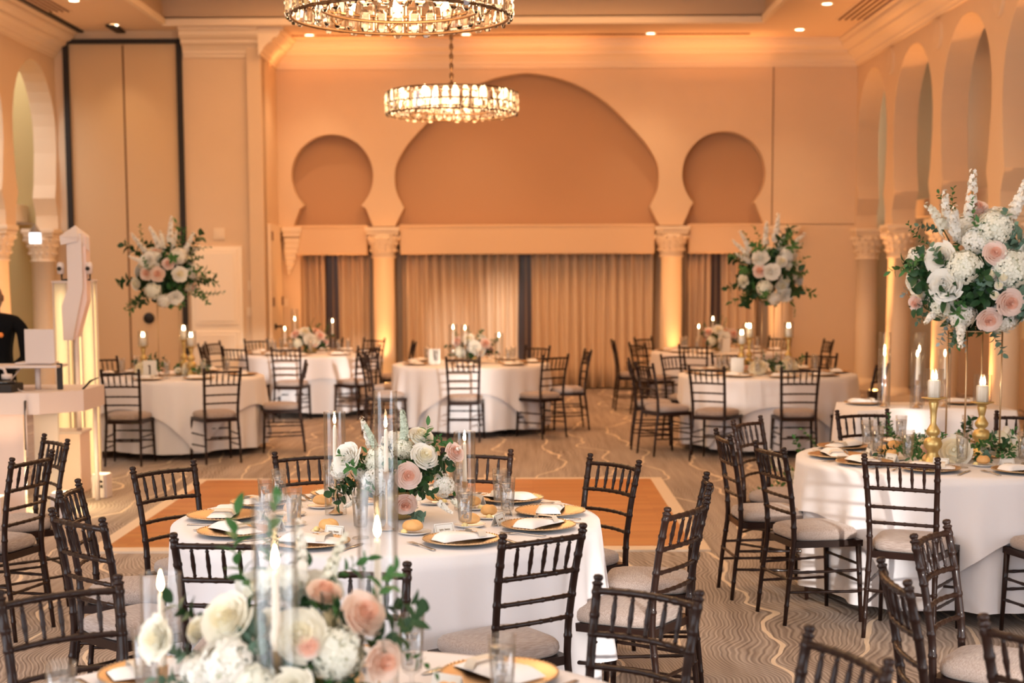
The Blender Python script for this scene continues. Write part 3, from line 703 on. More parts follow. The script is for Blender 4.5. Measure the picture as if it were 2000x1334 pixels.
MB().lathe([(0, .045), (.017, .046), (.0245, .053), (.0318, .160), (.030, .1605), (0, .1605)], 24).build('water', M_water, wg)
b = MB(); rnd = random.Random(3)
for i in range(6): b.box((rnd.uniform(-.012, .012), rnd.uniform(-.012, .012), .065+i*.016), (.017, .017, .015), rnd.uniform(0, 3), .003)
b.build('ice', M_ice, wg)
wglass = Proto(wg)
bplate = Proto(lathe_thing('bread_plate', [('dish', [(0, .004), (.04, .004), (.063, .010), (.066, .011), (.064, .008), (.04, 0), (0, 0)], 36, M_china)])); 
b = MB(); rnd = random.Random(5)
def rollf(u, v):
    a = 2*PI*u; p = PI*v; r = .036*(1+.06*math.sin(2*a)); sl = -.006*math.exp(-((math.sin(a)*math.sin(p))/.22)**2)*(math.cos(p) > .35)
    return (r*1.2*math.sin(p)*math.cos(a), r*math.sin(p)*math.sin(a), .025+(.030 if math.cos(p) > 0 else .018)*math.cos(p)+sl)
b.grid(rollf, 24, 13, True)
rollp = Proto(tag(b.build('bread_roll', M_bread), 'x', 'bread'))
b = MB(); b.lathe([(0, 0), (.012, .0), (.014, .006), (.010, .013), (.004, .016), (0, .017)], 14)
butterp = Proto(tag(b.build('butter_pat', M_butter), 'x', 'butter'))
def flat(path, thick=.002):
    """symmetrical outline [(y, halfwidth)] bent slightly along z"""
    b = MB(); n = len(path)
    T = [[b.bm.verts.new((sx*w, y, z+dz)) for sx in (-1, 1) for dz in (0, thick)] for y, w, z in path]
    for A, B in zip(T, T[1:]):
        b.f([A[1], A[3], B[3], B[1]]); b.f([A[0], B[0], B[2], A[2]]); b.f([A[0], A[1], B[1], B[0]]); b.f([A[2], B[2], B[3], A[3]])
    b.f([T[0][0], T[0][2], T[0][3], T[0][1]]); b.f([T[-1][0], T[-1][1], T[-1][3], T[-1][2]])
    return b
fk = flat([(-.10, .006, .002), (-.09, .008, .002), (-.04, .004, .004), (.02, .003, .007), (.045, .010, .004), (.055, .012, .003)])
for s in (-1.5, -.5, .5, 1.5): fk.box((s*.0065, .078, .0045), (.0028, .046, .0022))
fork = Proto(tag(fk.build('fork', M_silver), 'x', 'fork'))
kn = flat([(-.11, .007, .001), (-.10, .009, .001), (-.03, .0055, .002), (.0, .005, .002), (.01, .010, .001), (.08, .010, .001), (.105, .004, .001)])
knife = Proto(tag(kn.build('knife', M_silver), 'x', 'knife'))
pc = thing('place_card', 'x', 'card')
b = MB(); a = .35
for s in (-1, 1):
    M = Matrix.Translation((0, 0, .048)) @ Matrix.Rotation(s*a, 4, 'X') @ Matrix.Translation((0, 0, -.0255)); 
    v = [b.bm.verts.new(M @ Vector((x*.042, y*.0006, z*.0255))) for x in (-1, 1) for y in (-1, 1) for z in (-1, 1)]
    for q in ((0, 1, 3, 2), (4, 6, 7, 5), (0, 4, 5, 1), (2, 3, 7, 6), (0, 2, 6, 4), (1, 5, 7, 3)): b.f([v[i] for i in q], False)
b.build('folded_card', M_card, pc)
b = MB(); M = Matrix.Translation((0, 0, .048)) @ Matrix.Rotation(-a, 4, 'X') @ Matrix.Translation((0, -.0012, -.0255))
def ln(p, q, r=.0006): b.tube([M @ Vector((p[0], 0, p[1])), M @ Vector((q[0], 0, q[1]))], r, 4)
for p, q in (((-.037, -.021), (.037, -.021)), ((.037, -.021), (.037, .021)), ((.037, .021), (-.037, .021)), ((-.037, .021), (-.037, -.021))): ln(p, q)
x = -.024; up = .004
pts = [M @ Vector((-.024+i*.0011, 0, .004*math.sin(i*1.7)*(1.5 if i in (2, 3, 22, 23) else 1))) for i in range(44) if i not in (19, 20)]
b.tube(pts[:19], .0005, 4); b.tube(pts[20:], .0005, 4)
b.build('script_lines', M_ink, pc)
card = Proto(pc)

def settings(k, seats, full):
    (cx, cy_), nm_, _ = TABLES[k]
    for (a, w) in seats:
        t = math.radians(a); o = Vector((math.cos(t), math.sin(t), 0)); f = -o; left = Vector((-f.y, f.x, 0)); rz = math.atan2(f.y, f.x)-PI/2
        C_ = Vector((cx, cy_, ZTOP)); S = '%s seat of the %s' % (w, nm_)
        rnd = random.Random(int(a*7+ord(k)))
        jit = lambda s: rnd.uniform(-s, s)
        pos = lambda r, l, z=0: C_+o*r+left*l+Vector((0, 0, z))
        charger.put(pos(.695, 0), jit(3), 'round gold charger plate at the '+S, 'plate', 'gold charger plates')
        napkin.put(pos(.695, jit(.01), .0), rz+jit(.25), 'folded white napkin on the charger, '+S, 'napkin', 'folded white napkins')
        wglass.put(pos(.50+jit(.012), -.115), jit(3), 'tall footed water glass at the '+S, 'glass', 'footed water glasses')
        if not full: continue
        fork.put(pos(.70, .172), rz+jit(.06), 'silver fork left of the charger, '+S, 'fork', 'silver forks')
        knife.put(pos(.70, -.172), rz+jit(.06), 'silver knife right of the charger, '+S, 'knife', 'silver knives')
        bp = pos(.42, .07); bplate.put(bp, 0, 'small white bread plate at the '+S, 'plate', 'white bread plates')
        rollp.put(bp+Vector((jit(.01), jit(.01), .005)), jit(3), 'round bread roll on the bread plate, '+S, 'bread', 'bread rolls')
        butterp.put(bp+left*.046+Vector((0, 0, .007)), 0, 'pat of butter beside the roll, '+S, 'butter', 'butter pats')
        card.put(pos(.512, -.012), rz+jit(.15)+(PI if o.y > 0 else 0)*0, 'white place card with gold border, '+S, 'card', 'place cards')
seat = lambda k, extra=(): [(a, w) for a, d, t, w in SEATS[k]]+list(extra)
settings('B', seat('B'), True)
settings('C', seat('C'), True)
settings('A', seat('A', [(168, 'left end')]), True)
settings('D', seat('D', [(180, 'left end'), (75, 'far right')]), False)
settings('E', seat('E', [(105, 'far middle')]), False)
settings('F', seat('F', [(0, 'right end')]), False)
settings('G', seat('G'), False); settings('H', seat('H', [(-60, 'near right'), (90, 'far middle')]), False)

# ================================================================= CANDLES
def taper_set(name, hg):
    """tall glass cylinder around a gold candlestick with a lit taper"""
    c = thing(name, 'x', 'candle')
    MB().lathe([(.0475, 0), (.0475, hg), (.0465, hg+.002), (.0455, hg), (.0455, .0)], 36).build('glass_cylinder', M_glass, c)
    zc = .10 if hg < .4 else .19
    if hg > .5: zc = .215
    MB().lathe([(0, .002), (.030, .003), (.032, .006), (.024, .010), (.010, .020), (.0045, .032), (.0035, .06), (.0045, zc-.05), (.0035, zc-.03), (.006, zc-.012), (.012, zc-.006), (.013, zc+.022), (.014, zc+.024), (.010, zc+.024), (0, zc+.01)], 20).build('candlestick', M_gold, c)
    MB().lathe([(0, zc+.01), (.0095, zc+.01), (.0095, zc+.05), (.0075, zc+.185), (.004, zc+.195), (0, zc+.195)], 16).build('taper', M_wax, c)
    MB().tube([(0, 0, zc+.193), (.001, 0, zc+.204)], .0012, 5).build('wick', M_wick, c)
    MB().lathe([(0, zc+.199), (.0055, zc+.206), (.0075, zc+.215), (.0050, zc+.232), (.002, zc+.244), (0, zc+.250)], 12).build('flame', M_flame, c)
    return c
ts_tall = Proto(taper_set('hurricane_candle', .56)); ts_mid = Proto(taper_set('hurricane_candle', .44)); ts_low = Proto(taper_set('hurricane_candle', .34))
TG = 'taper candles in tall glass cylinders'
def tput(p, x, y, lab, z=ZTOP): p.put((x, y, z), 0, lab, 'candle', TG)
tput(ts_mid, -.79, 6.52, 'lit taper in glass cylinder left of the flowers, front centre table')
tput(ts_tall, -.535, 6.10, 'tallest lit taper in glass cylinder before the flowers, front centre table')
tput(ts_low, -.24, 6.64, 'lit taper candle in shorter glass cylinder right of the flowers, front centre table')
tput(ts_tall, -.515, 3.18, 'tall lit taper in glass cylinder amid the nearest flowers')
tput(ts_tall, -.335, 3.56, 'lit taper in glass cylinder right of the nearest flowers')
tput(ts_low, -.833, 3.50, 'lit taper in glass cylinder at the left of the nearest flowers')
for k, lst in (('E', ((-.20, -.1, 1), (-.06, -.24, 1), (.32, -.1, 0))), ('G', ((-.22, .2, 2), (-.30, -.14, 0), (.28, .12, 1))), ('H', ((-.30, -.1, 0), (-.08, .2, 1), (.36, .2, 0)))):
    (cx, cy_), nm_, _ = TABLES[k]
    for i, (dx, dy, q) in enumerate(lst):
        tput((ts_low, ts_mid, ts_tall)[q], cx+dx, cy_+dy, 'lit taper in glass, %s of the three on the %s' % (('left one', 'middle one', 'right one')[i], nm_))
def pillar(hp):
    c = thing('pillar_candle', 'x', 'candle')
    MB().lathe([(0, 0), (.058, 0), (.060, .01), (.045, .03), (.028, .06), (.030, .075), (.046, .095), (.050, .115), (.040, .14), (.018, .15), (.034, .165), (.038, .18), (.026, .20), (.015, .22), (.018, hp-.07), (.026, hp-.03), (.022, hp-.02), (.045, hp-.008), (.064, hp-.004), (.066, hp), (0, hp)], 28).build('pedestal', M_goldp, c)
    MB().lathe([(0, hp+.001), (.033, hp+.001), (.034, hp+.085), (.030, hp+.092), (.012, hp+.088), (0, hp+.087)], 24).build('pillar', M_wax, c)
    MB().lathe([(.050, hp+.001), (.050, hp+.15), (.049, hp+.152), (.048, hp+.15), (.048, hp+.002)], 32).build('glass_chimney', M_glass, c)
    for dx in (-.008, .009):
        MB().lathe([(0, hp+.095), (.0055, hp+.102), (.0075, hp+.111), (.005, hp+.128), (.002, hp+.140), (0, hp+.146)], 10, Matrix.Translation((dx, 0, -.002))).build('flame', M_flame, c)
    return c
pa = Proto(pillar(.36)); pb = Proto(pillar(.30))
PG = 'pillar candles on gold pedestals'
for k, lst in (('C', ((-.25, -.36, 0, 'left'), (.13, .05, 1, 'middle'), (.36, -.22, 0, 'right'))), ('D', ((-.30, -.05, 1, 'left'), (.08, .1, 0, 'middle'), (.20, -.12, 1, 'right'))), ('F', ((-.28, -.1, 1, 'left'), (-.18, .05, 0, 'middle'), (.22, .06, 0, 'right')))):
    (cx, cy_), nm_, _ = TABLES[k]
    for dx, dy, q, w in lst: (pa, pb)[q].put((cx+dx, cy_+dy, ZTOP), 0, 'white pillar candle on gold pedestal, %s one on the %s' % (w, nm_), 'candle', PG)

# ================================================================= FLOWERS
def petal_mat(name, col, tr=.25):
    m = mat(name, col, .6, var=.04, vscale=25, spec=.2); N = m.node_tree.nodes; L = m.node_tree.links; P = N['Principled BSDF']
    t = N.new('ShaderNodeBsdfTranslucent'); t.inputs[0].default_value = (*col, 1); mx = N.new('ShaderNodeMixShader'); mx.inputs[0].default_value = tr
    L.new(P.outputs[0], mx.inputs[1]); L.new(t.outputs[0], mx.inputs[2]); L.new(mx.outputs[0], N['Material Output'].inputs[0]); return m
C_wh = petal_mat('petal_white', (.92, .90, .84)); C_cr = petal_mat('petal_cream', (.94, .91, .80))
C_bl = petal_mat('petal_blush', (.92, .76, .69)); C_bl2 = petal_mat('petal_blush_heart', (.90, .58, .46))
C_pe = petal_mat('petal_peach', (.93, .76, .65)); C_pe2 = petal_mat('petal_peach_heart', (.91, .60, .46))
C_ye = petal_mat('petal_white_heart', (.94, .88, .70)); C_hy = petal_mat('floret_ivory', (.90, .90, .80))
G_dk = mat('leaf_dark', (.022, .065, .022), .5, spec=.25, var=.35, vscale=9); G_md = mat('leaf_green', (.055, .16, .045), .5, spec=.25, var=.3, vscale=9)
G_eu = mat('leaf_eucalyptus', (.13, .22, .16), .6, spec=.2, var=.2, vscale=9); G_st = mat('stem_green', (.10, .16, .05), .6); G_dusty = mat('leaf_dusty', (.34, .42, .42), .7)
def petal(b, phi, w, r0, r1, h0, h1, curl, ruf, rnd, nu=7, nv=6):
    ph = rnd.uniform(0, 6)
    def fn(u, v):
        s = 2*u-1; ed = 1-.20*abs(s)**2.5*v
        rr = r0+(r1-r0)*v**.9+curl*max(0, v-.72)*1.5; zz = h0+(h1-h0)*v*ed-curl*max(0, v-.8)**2*2.5+ruf*math.sin(5*s+ph)*v*v
        a = phi+s*w*(.45+.55*math.sin(min(1, v*1.4)*PI/2))
        rr2 = rr*(1+.10*s)+ruf*math.cos(4*s+ph)*v*.7
        return (rr2*math.cos(a), rr2*math.sin(a), zz)
    b.grid(fn, nu, nv)
def rose(m_out, m_in, seed, openn=1., layers=7):
    rnd = random.Random(seed); b = MB()
    b.mi = 1; b.lathe([(.05, .3), (.09, .55), (.07, .70), (.02, .66), (0, .60)], 10)
    b.lathe([(0, -.35), (.35, -.30), (.66, -.05), (.62, .06), (.45, .26), (.25, .42), (0, .5)], 14)
    for L_ in range(layers):
        t = L_/(layers-1); n = 3+(L_ > 2)+(L_ > 4)
        b.mi = 1 if L_ < 3 else 0
        for i in range(n):
            phi = 2*PI*i/n+L_*1.15+rnd.uniform(-.15, .15)
            r1 = .13+.66*t*openn; hh = .76-.46*t**1.4+rnd.uniform(-.03, .03)
            petal(b, phi, 1.30-.30*t, r1*(.55+.1*t), r1, hh-.34-.12*t, hh, .03+.22*t*t, .008+.020*t, rnd)
    return b.mesh('rose', m_out, m_in, recalc=False)
def peony(m1, m2, seed):
    rnd = random.Random(seed); b = MB(); b.lathe([(0, -.35), (.35, -.30), (.66, -.05), (.58, .08), (.42, .26), (.22, .40), (0, .46)], 14)
    for L_ in range(7):
        t = L_/6; n = 5+L_ % 2; b.mi = 1 if L_ < 2 else 0
        for i in range(n):
            petal(b, 2*PI*i/n+L_*.7+rnd.uniform(-.3, .3), .75, .03, .12+.85*t, -.05, .72-.25*t*t+rnd.uniform(-.08, .06), .04+.1*t, .05, rnd, 6, 5)
    return b.mesh('peony', m1, m2, recalc=False)
def floret(b, p, nrm, s, rnd, four=4):
    q = nrm.to_track_quat('Z', 'Y').to_matrix().to_4x4(); M = Matrix.Translation(p) @ q @ Matrix.Rotation(rnd.uniform(0, 6), 4, 'Z')
    for k in range(four):
        a = 2*PI*k/four; c, d = math.cos(a), math.sin(a)
        pts = [(0, 0, 0), (.5, -.42, .12), (1, -.30, .05), (1.05, .2, .02), (.55, .42, .14)]
        b.f([b.bm.verts.new(M @ Vector(((x*c-y*d)*s, (x*d+y*c)*s, z*s*1.5))) for x, y, z in pts])
def hydrangea(m1, seed, n=110):
    rnd = random.Random(seed); b = MB()
    b.mi = 1; b.lathe([(0, -.3), (.5, -.2), (.66, .1), (.5, .42), (.25, .58), (0, .62)], 12); b.mi = 0
    for i in range(n):
        z = 1-1.45*(i+.5)/n; a = i*2.39996; r = math.sqrt(max(0, 1-z*z)); v = Vector((r*math.cos(a), r*math.sin(a), z))
        rr = .90+rnd.uniform(-.13, .13); floret(b, Vector((v.x*rr, v.y*rr, v.z*rr*.85)), (v+Vector((rnd.uniform(-.3, .3), rnd.uniform(-.3, .3), rnd.uniform(-.3, .3)))).normalized(), .20, rnd)
    return b.mesh('hydrangea', m1, mat('hydrangea_shade_core', (.72, .74, .58), .8), recalc=False)  # greenish core colour stands for the shadow between the florets
def leaf(b, M, L_, w, curl=.25, seg=5):
    rows = []
    for i in range(seg+1):
        t = i/seg; ww = w*math.sin(PI*min(1, t*.93+.05))**.8*(1-.15*t); z = -curl*L_*t*t
        rows.append([b.bm.verts.new(M @ Vector((x*ww, t*L_, z+abs(x)*ww*.28))) for x in (-1, 0, 1)])
    for A, B in zip(rows, rows[1:]):
        b.f([A[0], A[1], B[1], B[0]]); b.f([A[1], A[2], B[2], B[1]])
def sprig(m_leaf, seed, n=11, L_=1., ll=.26, lw=.075, droop=.35, side=.9, tip=True):
    """stem along +Z with alternate leaves"""
    rnd = random.Random(seed); b = MB()
    P = lambda t: Vector((droop*L_*t*t*.8+.03*math.sin(6*t+seed), .04*math.sin(4*t+seed), L_*t*(1-.15*droop*t)))
    b.mi = 1; b.tube([P(i/8) for i in range(9)], [.010*(1-.7*i/8) for i in range(9)], 5); b.mi = 0
    for i in range(n):
        t = .18+.82*i/(n-1); p = P(t); tg = (P(min(1, t+.02))-P(t-.02)).normalized()
        sd = Vector((math.cos(i*2.4+seed), math.sin(i*2.4+seed), 0)); sd = (sd-tg*sd.dot(tg)).normalized()
        d = (tg*(.75 if i < n-1 else 3)+sd*side+Vector((0, 0, rnd.uniform(-.2, .2)))).normalized()
        up = tg.cross(d).cross(d).normalized() if tg.cross(d).length > .01 else Vector((1, 0, 0))
        x = d.cross(-up).normalized(); M = Matrix((x, d, x.cross(d))).transposed().to_4x4(); M.translation = p
        s = (1-.35*abs(t-.5))*rnd.uniform(.8, 1.15); leaf(b, M, ll*s, lw*s, rnd.uniform(.1, .4))
    return b.mesh('leaf_sprig', m_leaf, G_st, recalc=False)
def stock(m1, seed, n=34):
    rnd = random.Random(seed); b = MB(); b.mi = 1; b.tube([(0, 0, -.5), (.02, 0, 0), (.06, 0, .6), (.16, 0, 1.15)], [.02, .018, .012, .006], 5); b.mi = 0
    for i in range(n):
        t = i/n; a = i*2.4; r = .10*(1-.6*t)+rnd.uniform(0, .035); z = 1.15*t+rnd.uniform(-.03, .03); c = Vector((.16*t*t, 0, z)); v = Vector((math.cos(a), math.sin(a), rnd.uniform(-.1, .9))).normalized()
        floret(b, c+v*r, v, .12*(1-.55*t)*rnd.uniform(.8, 1.2), rnd, 5)
        floret(b, c+v*(r+.015), (v+Vector((0, 0, .4))).normalized(), .07*(1-.55*t), rnd, 4)
    return b.mesh('stock_spike', m1, G_st, recalc=False)
def bush(m1, seed, n=46, ll=.42, lw=.16):
    rnd = random.Random(seed); b = MB()
    for i in range(n):
        z = 1-2*(i+.5)/n; a = i*2.39996; r = math.sqrt(1-z*z); v = Vector((r*math.cos(a), r*math.sin(a), z))
        d = (v+Vector((rnd.uniform(-.7, .7), rnd.uniform(-.7, .7), rnd.uniform(-.7, .7)))).normalized(); x = d.cross(Vector((rnd.random(), rnd.random(), 1))).normalized()
        M = Matrix((x, d, x.cross(d))).transposed().to_4x4(); M.translation = v*.55; leaf(b, M, ll*rnd.uniform(.8, 1.3), lw, .3)
    return b.mesh('foliage', m1, recalc=False)
FM = {'rw': rose(C_wh, C_ye, 1), 'rw2': rose(C_wh, C_ye, 2, 1.05, 7), 'rc': rose(C_cr, C_ye, 9, 1.0, 7), 'rb': rose(C_bl, C_bl2, 3), 'rb2': rose(C_bl, C_bl2, 4, 1.1, 7), 'rp': rose(C_pe, C_pe2, 5), 'bud': rose(C_wh, C_ye, 6, .75, 4), 'bb': rose(C_bl, C_bl2, 8, .75, 4),
      'pw': peony(C_wh, C_wh, 11), 'pc': peony(C_cr, C_ye, 12), 'hy': hydrangea(C_wh, 21), 'hc': hydrangea(C_hy, 22), 'st': stock(C_wh, 31), 's2': stock(C_hy, 32, 30), 've': stock(mat('veronica', (.55, .62, .50), .7), 33, 80),
      'fd': bush(G_dk, 41), 'fe': bush(G_eu, 42, 36, .45, .24), 'fm': bush(G_md, 43),
      'ld': sprig(G_dk, 51, 11, 1, .34, .13), 'lm': sprig(G_md, 52, 13, 1, .28, .07), 'le': sprig(G_eu, 53, 14, 1, .24, .12, .5), 'lu': sprig(G_dusty, 54, 14, 1, .22, .09, .7), 'ls': sprig(G_md, 55, 17, 1.2, .17, .055, .6)}
FN = {'r': 'rose', 'b': 'rosebud', 'p': 'peony', 'h': 'hydrangea', 's': 'stock_spike', 'v': 'veronica_spike', 'f': 'foliage', 'l': 'leaf_sprig'}
FL = {'rb': 'blush pink rose', 'rb2': 'blush pink rose', 'rp': 'peach rose', 'rc': 'cream rose', 'bb': 'small blush rose', 'le': 'grey-green eucalyptus sprig', 'lu': 'dusty silver sprig', 'fe': 'grey-green foliage'}
def bloom(key, parent, p, d, s, roll=0):
    q = Vector(d).normalized().to_track_quat('Z', 'Y').to_matrix().to_4x4() @ Matrix.Rotation(roll, 4, 'Z')
    o = mk('rosebud' if key in ('bud', 'bb') else FN[key[0]], FM[key], parent); o.location = p; o.rotation_euler = q.to_euler(); o.scale = (s, s, s)
    if key in FL: o['label'] = FL[key]
    return o
def arrangement(name, lab, loc, group, fixed, ctr, rad, fill, sprigs, seed, vase=True):
    c = thing(name, lab, 'flowers', loc, 0, group); rnd = random.Random(seed); ctr = Vector(ctr)
    if vase: MB().lathe([(0, 0), (.07, 0), (.085, .02), (.09, .08), (.10, .12), (.095, .12), (.085, .08), (0, .07)], 28).build('vase', M_glass if vase == 'glass' else M_goldp, c)
    for (k, x, y, z, s) in fixed:
        p = Vector((x, y, z)); d = Vector(((x-ctr.x)/rad[0]**2, (y-ctr.y)/rad[1]**2, (z-ctr.z)/rad[2]**2))
        if d.length < 1e-3: d = Vector((0, -1, .5))
        d.normalize(); d = (d+Vector((0, -.45 if y <= ctr.y+.02 else .2, .1))).normalized(); bloom(k, c, p, d, s, rnd.uniform(0, 6))
    for n, keys, kk, s0, s1, zmin, zmax in fill:
        for i in range(n):
            for _ in range(40):
                v = Vector((rnd.gauss(0, 1), rnd.gauss(0, 1), rnd.gauss(0, 1))).normalized()
                if zmin <= v.z <= zmax: break
            bloom(keys[i % len(keys)], c, ctr+Vector((v.x*rad[0], v.y*rad[1], v.z*rad[2]))*kk, v, rnd.uniform(s0, s1), rnd.uniform(0, 6))
    for (k, az, el, s, kk) in sprigs:
        v = Vector((math.cos(az)*math.cos(el), math.sin(az)*math.cos(el), math.sin(el)))
        bloom(k, c, ctr+Vector((v.x*rad[0], v.y*rad[1], v.z*rad[2]))*kk, v, s, rnd.uniform(0, 6))
    return c
R_ = math.radians
LG = 'low floral centrepieces'; HG = 'tall floral centrepieces on gold stands'
# front centre table: flowers placed one by one
k = 1/464.
def o1(px, py): return (px-770)*k, (1024-py)*k
fx = []
for (key, px, py, dy, s) in (('pw', 690, 905, -.09, .068), ('hy', 668, 925, -.02, .05), ('rw2', 822, 868, -.02, .062), ('rw2', 830, 900, -.10, .064), ('rb2', 801, 932, -.15, .058), ('rb', 797, 982, -.17, .055), ('rb', 888, 892, -.10, .050),
      ('hc', 745, 905, -.10, .062), ('hy', 742, 942, -.13, .062), ('hc', 790, 888, -.03, .052), ('hy', 868, 955, -.09, .050), ('st', 862, 985, -.14, .09), ('st', 872, 905, -.06, .10), ('st', 705, 975, -.13, .09), ('s2', 885, 985, -.06, .09), ('st', 728, 880, -.02, .13),
      ('hy', 715, 930, -.06, .05), ('ve', 790, 872, -.02, .13), ('ve', 735, 880, -.04, .10), ('rw', 845, 930, .06, .055), ('hy', 770, 880, .06, .06), ('rb', 740, 920, .12, .055), ('rw', 800, 920, .13, .06)):
    x, z = o1(px, py); fx.append((key, x, dy, z, s))
sp = []
for (az, el, kk_, s) in ((200, -20, 'ld', .15), (215, -10, 'ld', .16), (230, -28, 'ld', .14), (180, -8, 'ld', .13), (250, -5, 'lm', .15), (225, 20, 'lm', .15), (205, 15, 'lm', .14), (340, 25, 'ld', .15), (320, 5, 'ld', .14), (350, 40, 'lm', .17), (335, 45, 'lm', .16), (310, -25, 'ld', .13), (300, -42, 'le', .17), (290, -50, 'le', .17), (280, 20, 'le', .13),
                         (150, 20, 'ld', .14), (120, 5, 'lm', .14), (90, 10, 'ld', .14), (60, 25, 'lm', .14), (30, 10, 'ld', .14), (0, -10, 'lm', .13), (15, 35, 'ls', .13)):
    sp.append((kk_, R_(az), R_(el), s, .72))
arrangement('floral_centrepiece', 'low centrepiece of white and blush roses with greenery, front centre table', (-.53, 6.42, ZTOP), LG, fx, (.0, 0, .19), (.18, .16, .13),
            [(10, ['fd', 'fe', 'fm'], .55, .07, .09, -1, .8)], sp, 2)
# nearest table, bottom edge
k = 1/905.
fx = []
for (key, px, py, dy, s) in (('rc', 455, 1212, -.10, .066), ('rc', 592, 1237, -.12, .066), ('pc', 327, 1243, -.12, .050), ('rc', 385, 1240, -.05, .034), ('rp', 705, 1210, -.06, .058), ('rp', 625, 1180, .0, .045), ('st', 570, 1160, .06, .12), ('s2', 625, 1165, .06, .11), ('hc', 660, 1275, -.10, .062), ('hy', 460, 1290, -.14, .066), ('pc', 585, 1318, -.17, .045), ('rp', 745, 1290, -.10, .050),
      ('hc', 530, 1165, .05, .05), ('rc', 520, 1235, -.04, .045), ('hy', 400, 1310, -.12, .045), ('hc', 510, 1320, -.17, .05), ('bb', 690, 1250, -.06, .032), ('bud', 640, 1225, -.04, .034), ('rw', 480, 1190, .12, .06), ('rw', 600, 1200, .14, .06), ('hy', 540, 1200, .16, .06)):
    fx.append((key, (px-555)*k, dy, (1476-py)*k, s))
sp = [(kk_, R_(az), R_(el), s, .75) for (az, el, kk_, s) in ((118, 60, 'lm', .20), (150, 52, 'lm', .20), (200, -8, 'le', .16), (215, -22, 'le', .16), (20, 20, 'ld', .15), (340, 5, 'ld', .17), (355, 30, 'lm', .16), (320, -20, 'ld', .15), (300, -30, 'ld', .15), (240, -25, 'ld', .14), (45, 50, 'lm', .14), (90, 20, 'ld', .14), (165, 10, 'ld', .14), (10, 0, 'ls', .16), (270, -35, 'fm', .08))]
arrangement('floral_centrepiece', 'large blurred centrepiece of cream and peach roses at the bottom edge', (-.51, 3.32, ZTOP), LG, fx, (0, 0, .22), (.20, .17, .15),
            [(12, ['fd', 'fe', 'fm'], .55, .075, .095, -1, .8), (5, ['bb', 'bud', 'rp'], .95, .03, .04, -.2, .6)], sp, 3)
def lowgen(key, lab, dx, seed, s=1.):
    (cx, cy_), nm_, _ = TABLES[key]
    arrangement('floral_centrepiece', lab, (cx+dx, cy_+.02, ZTOP), LG, [('rw2', -.05, -.13, .27, .075), ('rb2', -.17, -.08, .24, .07), ('pw', .02, -.16, .18, .08), ('rb', .14, -.12, .22, .075), ('rp', .08, -.14, .13, .055), ('hc', -.14, -.13, .13, .07), ('rb', .2, -.05, .14, .05)], (0, 0, .17), (.21, .17, .14),
                [(12, ['fd', 'fm', 'fd'], .6, .08, .1, -1, .8), (9, ['rw', 'hy', 'rb', 'pc'], .9, .05, .07, -.3, .9)],
                [(q, R_(a), R_(e), .15, .75) for q, a, e in (('ld', 200, 10), ('ld', 220, -20), ('lm', 150, 30), ('ld', 320, -15), ('ld', 340, 10), ('lm', 20, 30), ('lm', 90, 40), ('ld', 270, -25), ('ls', 110, 70), ('lm', 60, 60))], seed)
lowgen('E', 'low white and blush centrepiece on the far middle table', .02, 5)
lowgen('G', 'low white and peach centrepiece on the far left table', 0, 6)
lowgen('H', 'low cream and peach centrepiece on the far right table', 0, 7)

def stand(x, y, lab, hs):
    c = thing('flower_stand', lab, 'flower stand', (x, y, ZTOP), .22, 'tall gold flower stands')
    w = .105
    for sx in (-1, 1):
        for sy in (-1, 1): MB().tube([(sx*w, sy*w, 0), (sx*w, sy*w, hs)], .0048, 6).build('rod', M_gold, c)
    for z, nm_ in ((.004, 'base_frame'), (hs, 'top_frame')):
        b = MB()
        for i in range(4):
            p = [(-w, -w), (w, -w), (w, w), (-w, w)]; b.tube([(*p[i], z), (*p[(i+1) % 4], z)], .005, 6)
        if nm_ == 'top_frame': b.box((0, 0, z), (2*w, 2*w, .008))
        b.build(nm_, M_gold, c)
# tall centrepiece on the right table
(cx, cy_), _, _ = TABLES['C']
k = 1/352.; scx, scy = cx+.06, cy_-.02
stand(scx, scy, 'gold four-rod flower stand on the right table', .70)
fx = []
for (key, px, py, dy, s) in (('pw', 1817, 507, -.20, .085), ('pw', 1819, 556, -.26, .090), ('hc', 1850, 522, -.30, .095), ('rb2', 1901, 498, -.34, .068), ('hc', 1937, 525, -.32, .11), ('bud', 1891, 535, -.37, .038), ('bud', 1914, 541, -.38, .038), ('bud', 1906, 556, -.38, .034), ('bud', 1900, 574, -.37, .034), ('rb2', 1929, 587, -.36, .078), ('rb2', 1896, 618, -.32, .070),
      ('hy', 1930, 615, -.25, .09), ('hy', 1855, 612, -.22, .075), ('st', 1850, 635, -.25, .16), ('st', 1802, 612, -.18, .13), ('pw', 1974, 502, -.30, .075), ('hy', 1990, 480, -.2, .08), ('hy', 1986, 575, -.26, .085), ('rw', 1966, 605, -.24, .06), ('hc', 1910, 450, -.28, .10), ('hy', 1885, 470, -.22, .09), ('rb', 1888, 415, -.14, .065), ('st', 1878, 425, -.12, .24), ('st', 1843, 455, -.18, .20), ('st', 1838, 440, -.10, .20), ('st', 1945, 440, -.15, .22), ('st', 1958, 425, -.08, .20),
      ('s2', 1828, 450, -.10, .20), ('hy', 1918, 440, -.2, .09), ('hy', 1870, 450, -.1, .09), ('rb', 1778, 590, -.10, .05), ('st', 1975, 560, -.3, .12)):
    fx.append((key, (px-1905)*k*.97, dy, (560-py)*k+.94, s))
sp = []
rnd = random.Random(9)
for i in range(22): sp.append((['ls', 'lm', 'ls', 'le'][i % 4], rnd.uniform(0, 2*PI), rnd.uniform(.15, 1.25), rnd.uniform(.16, .23), .78))
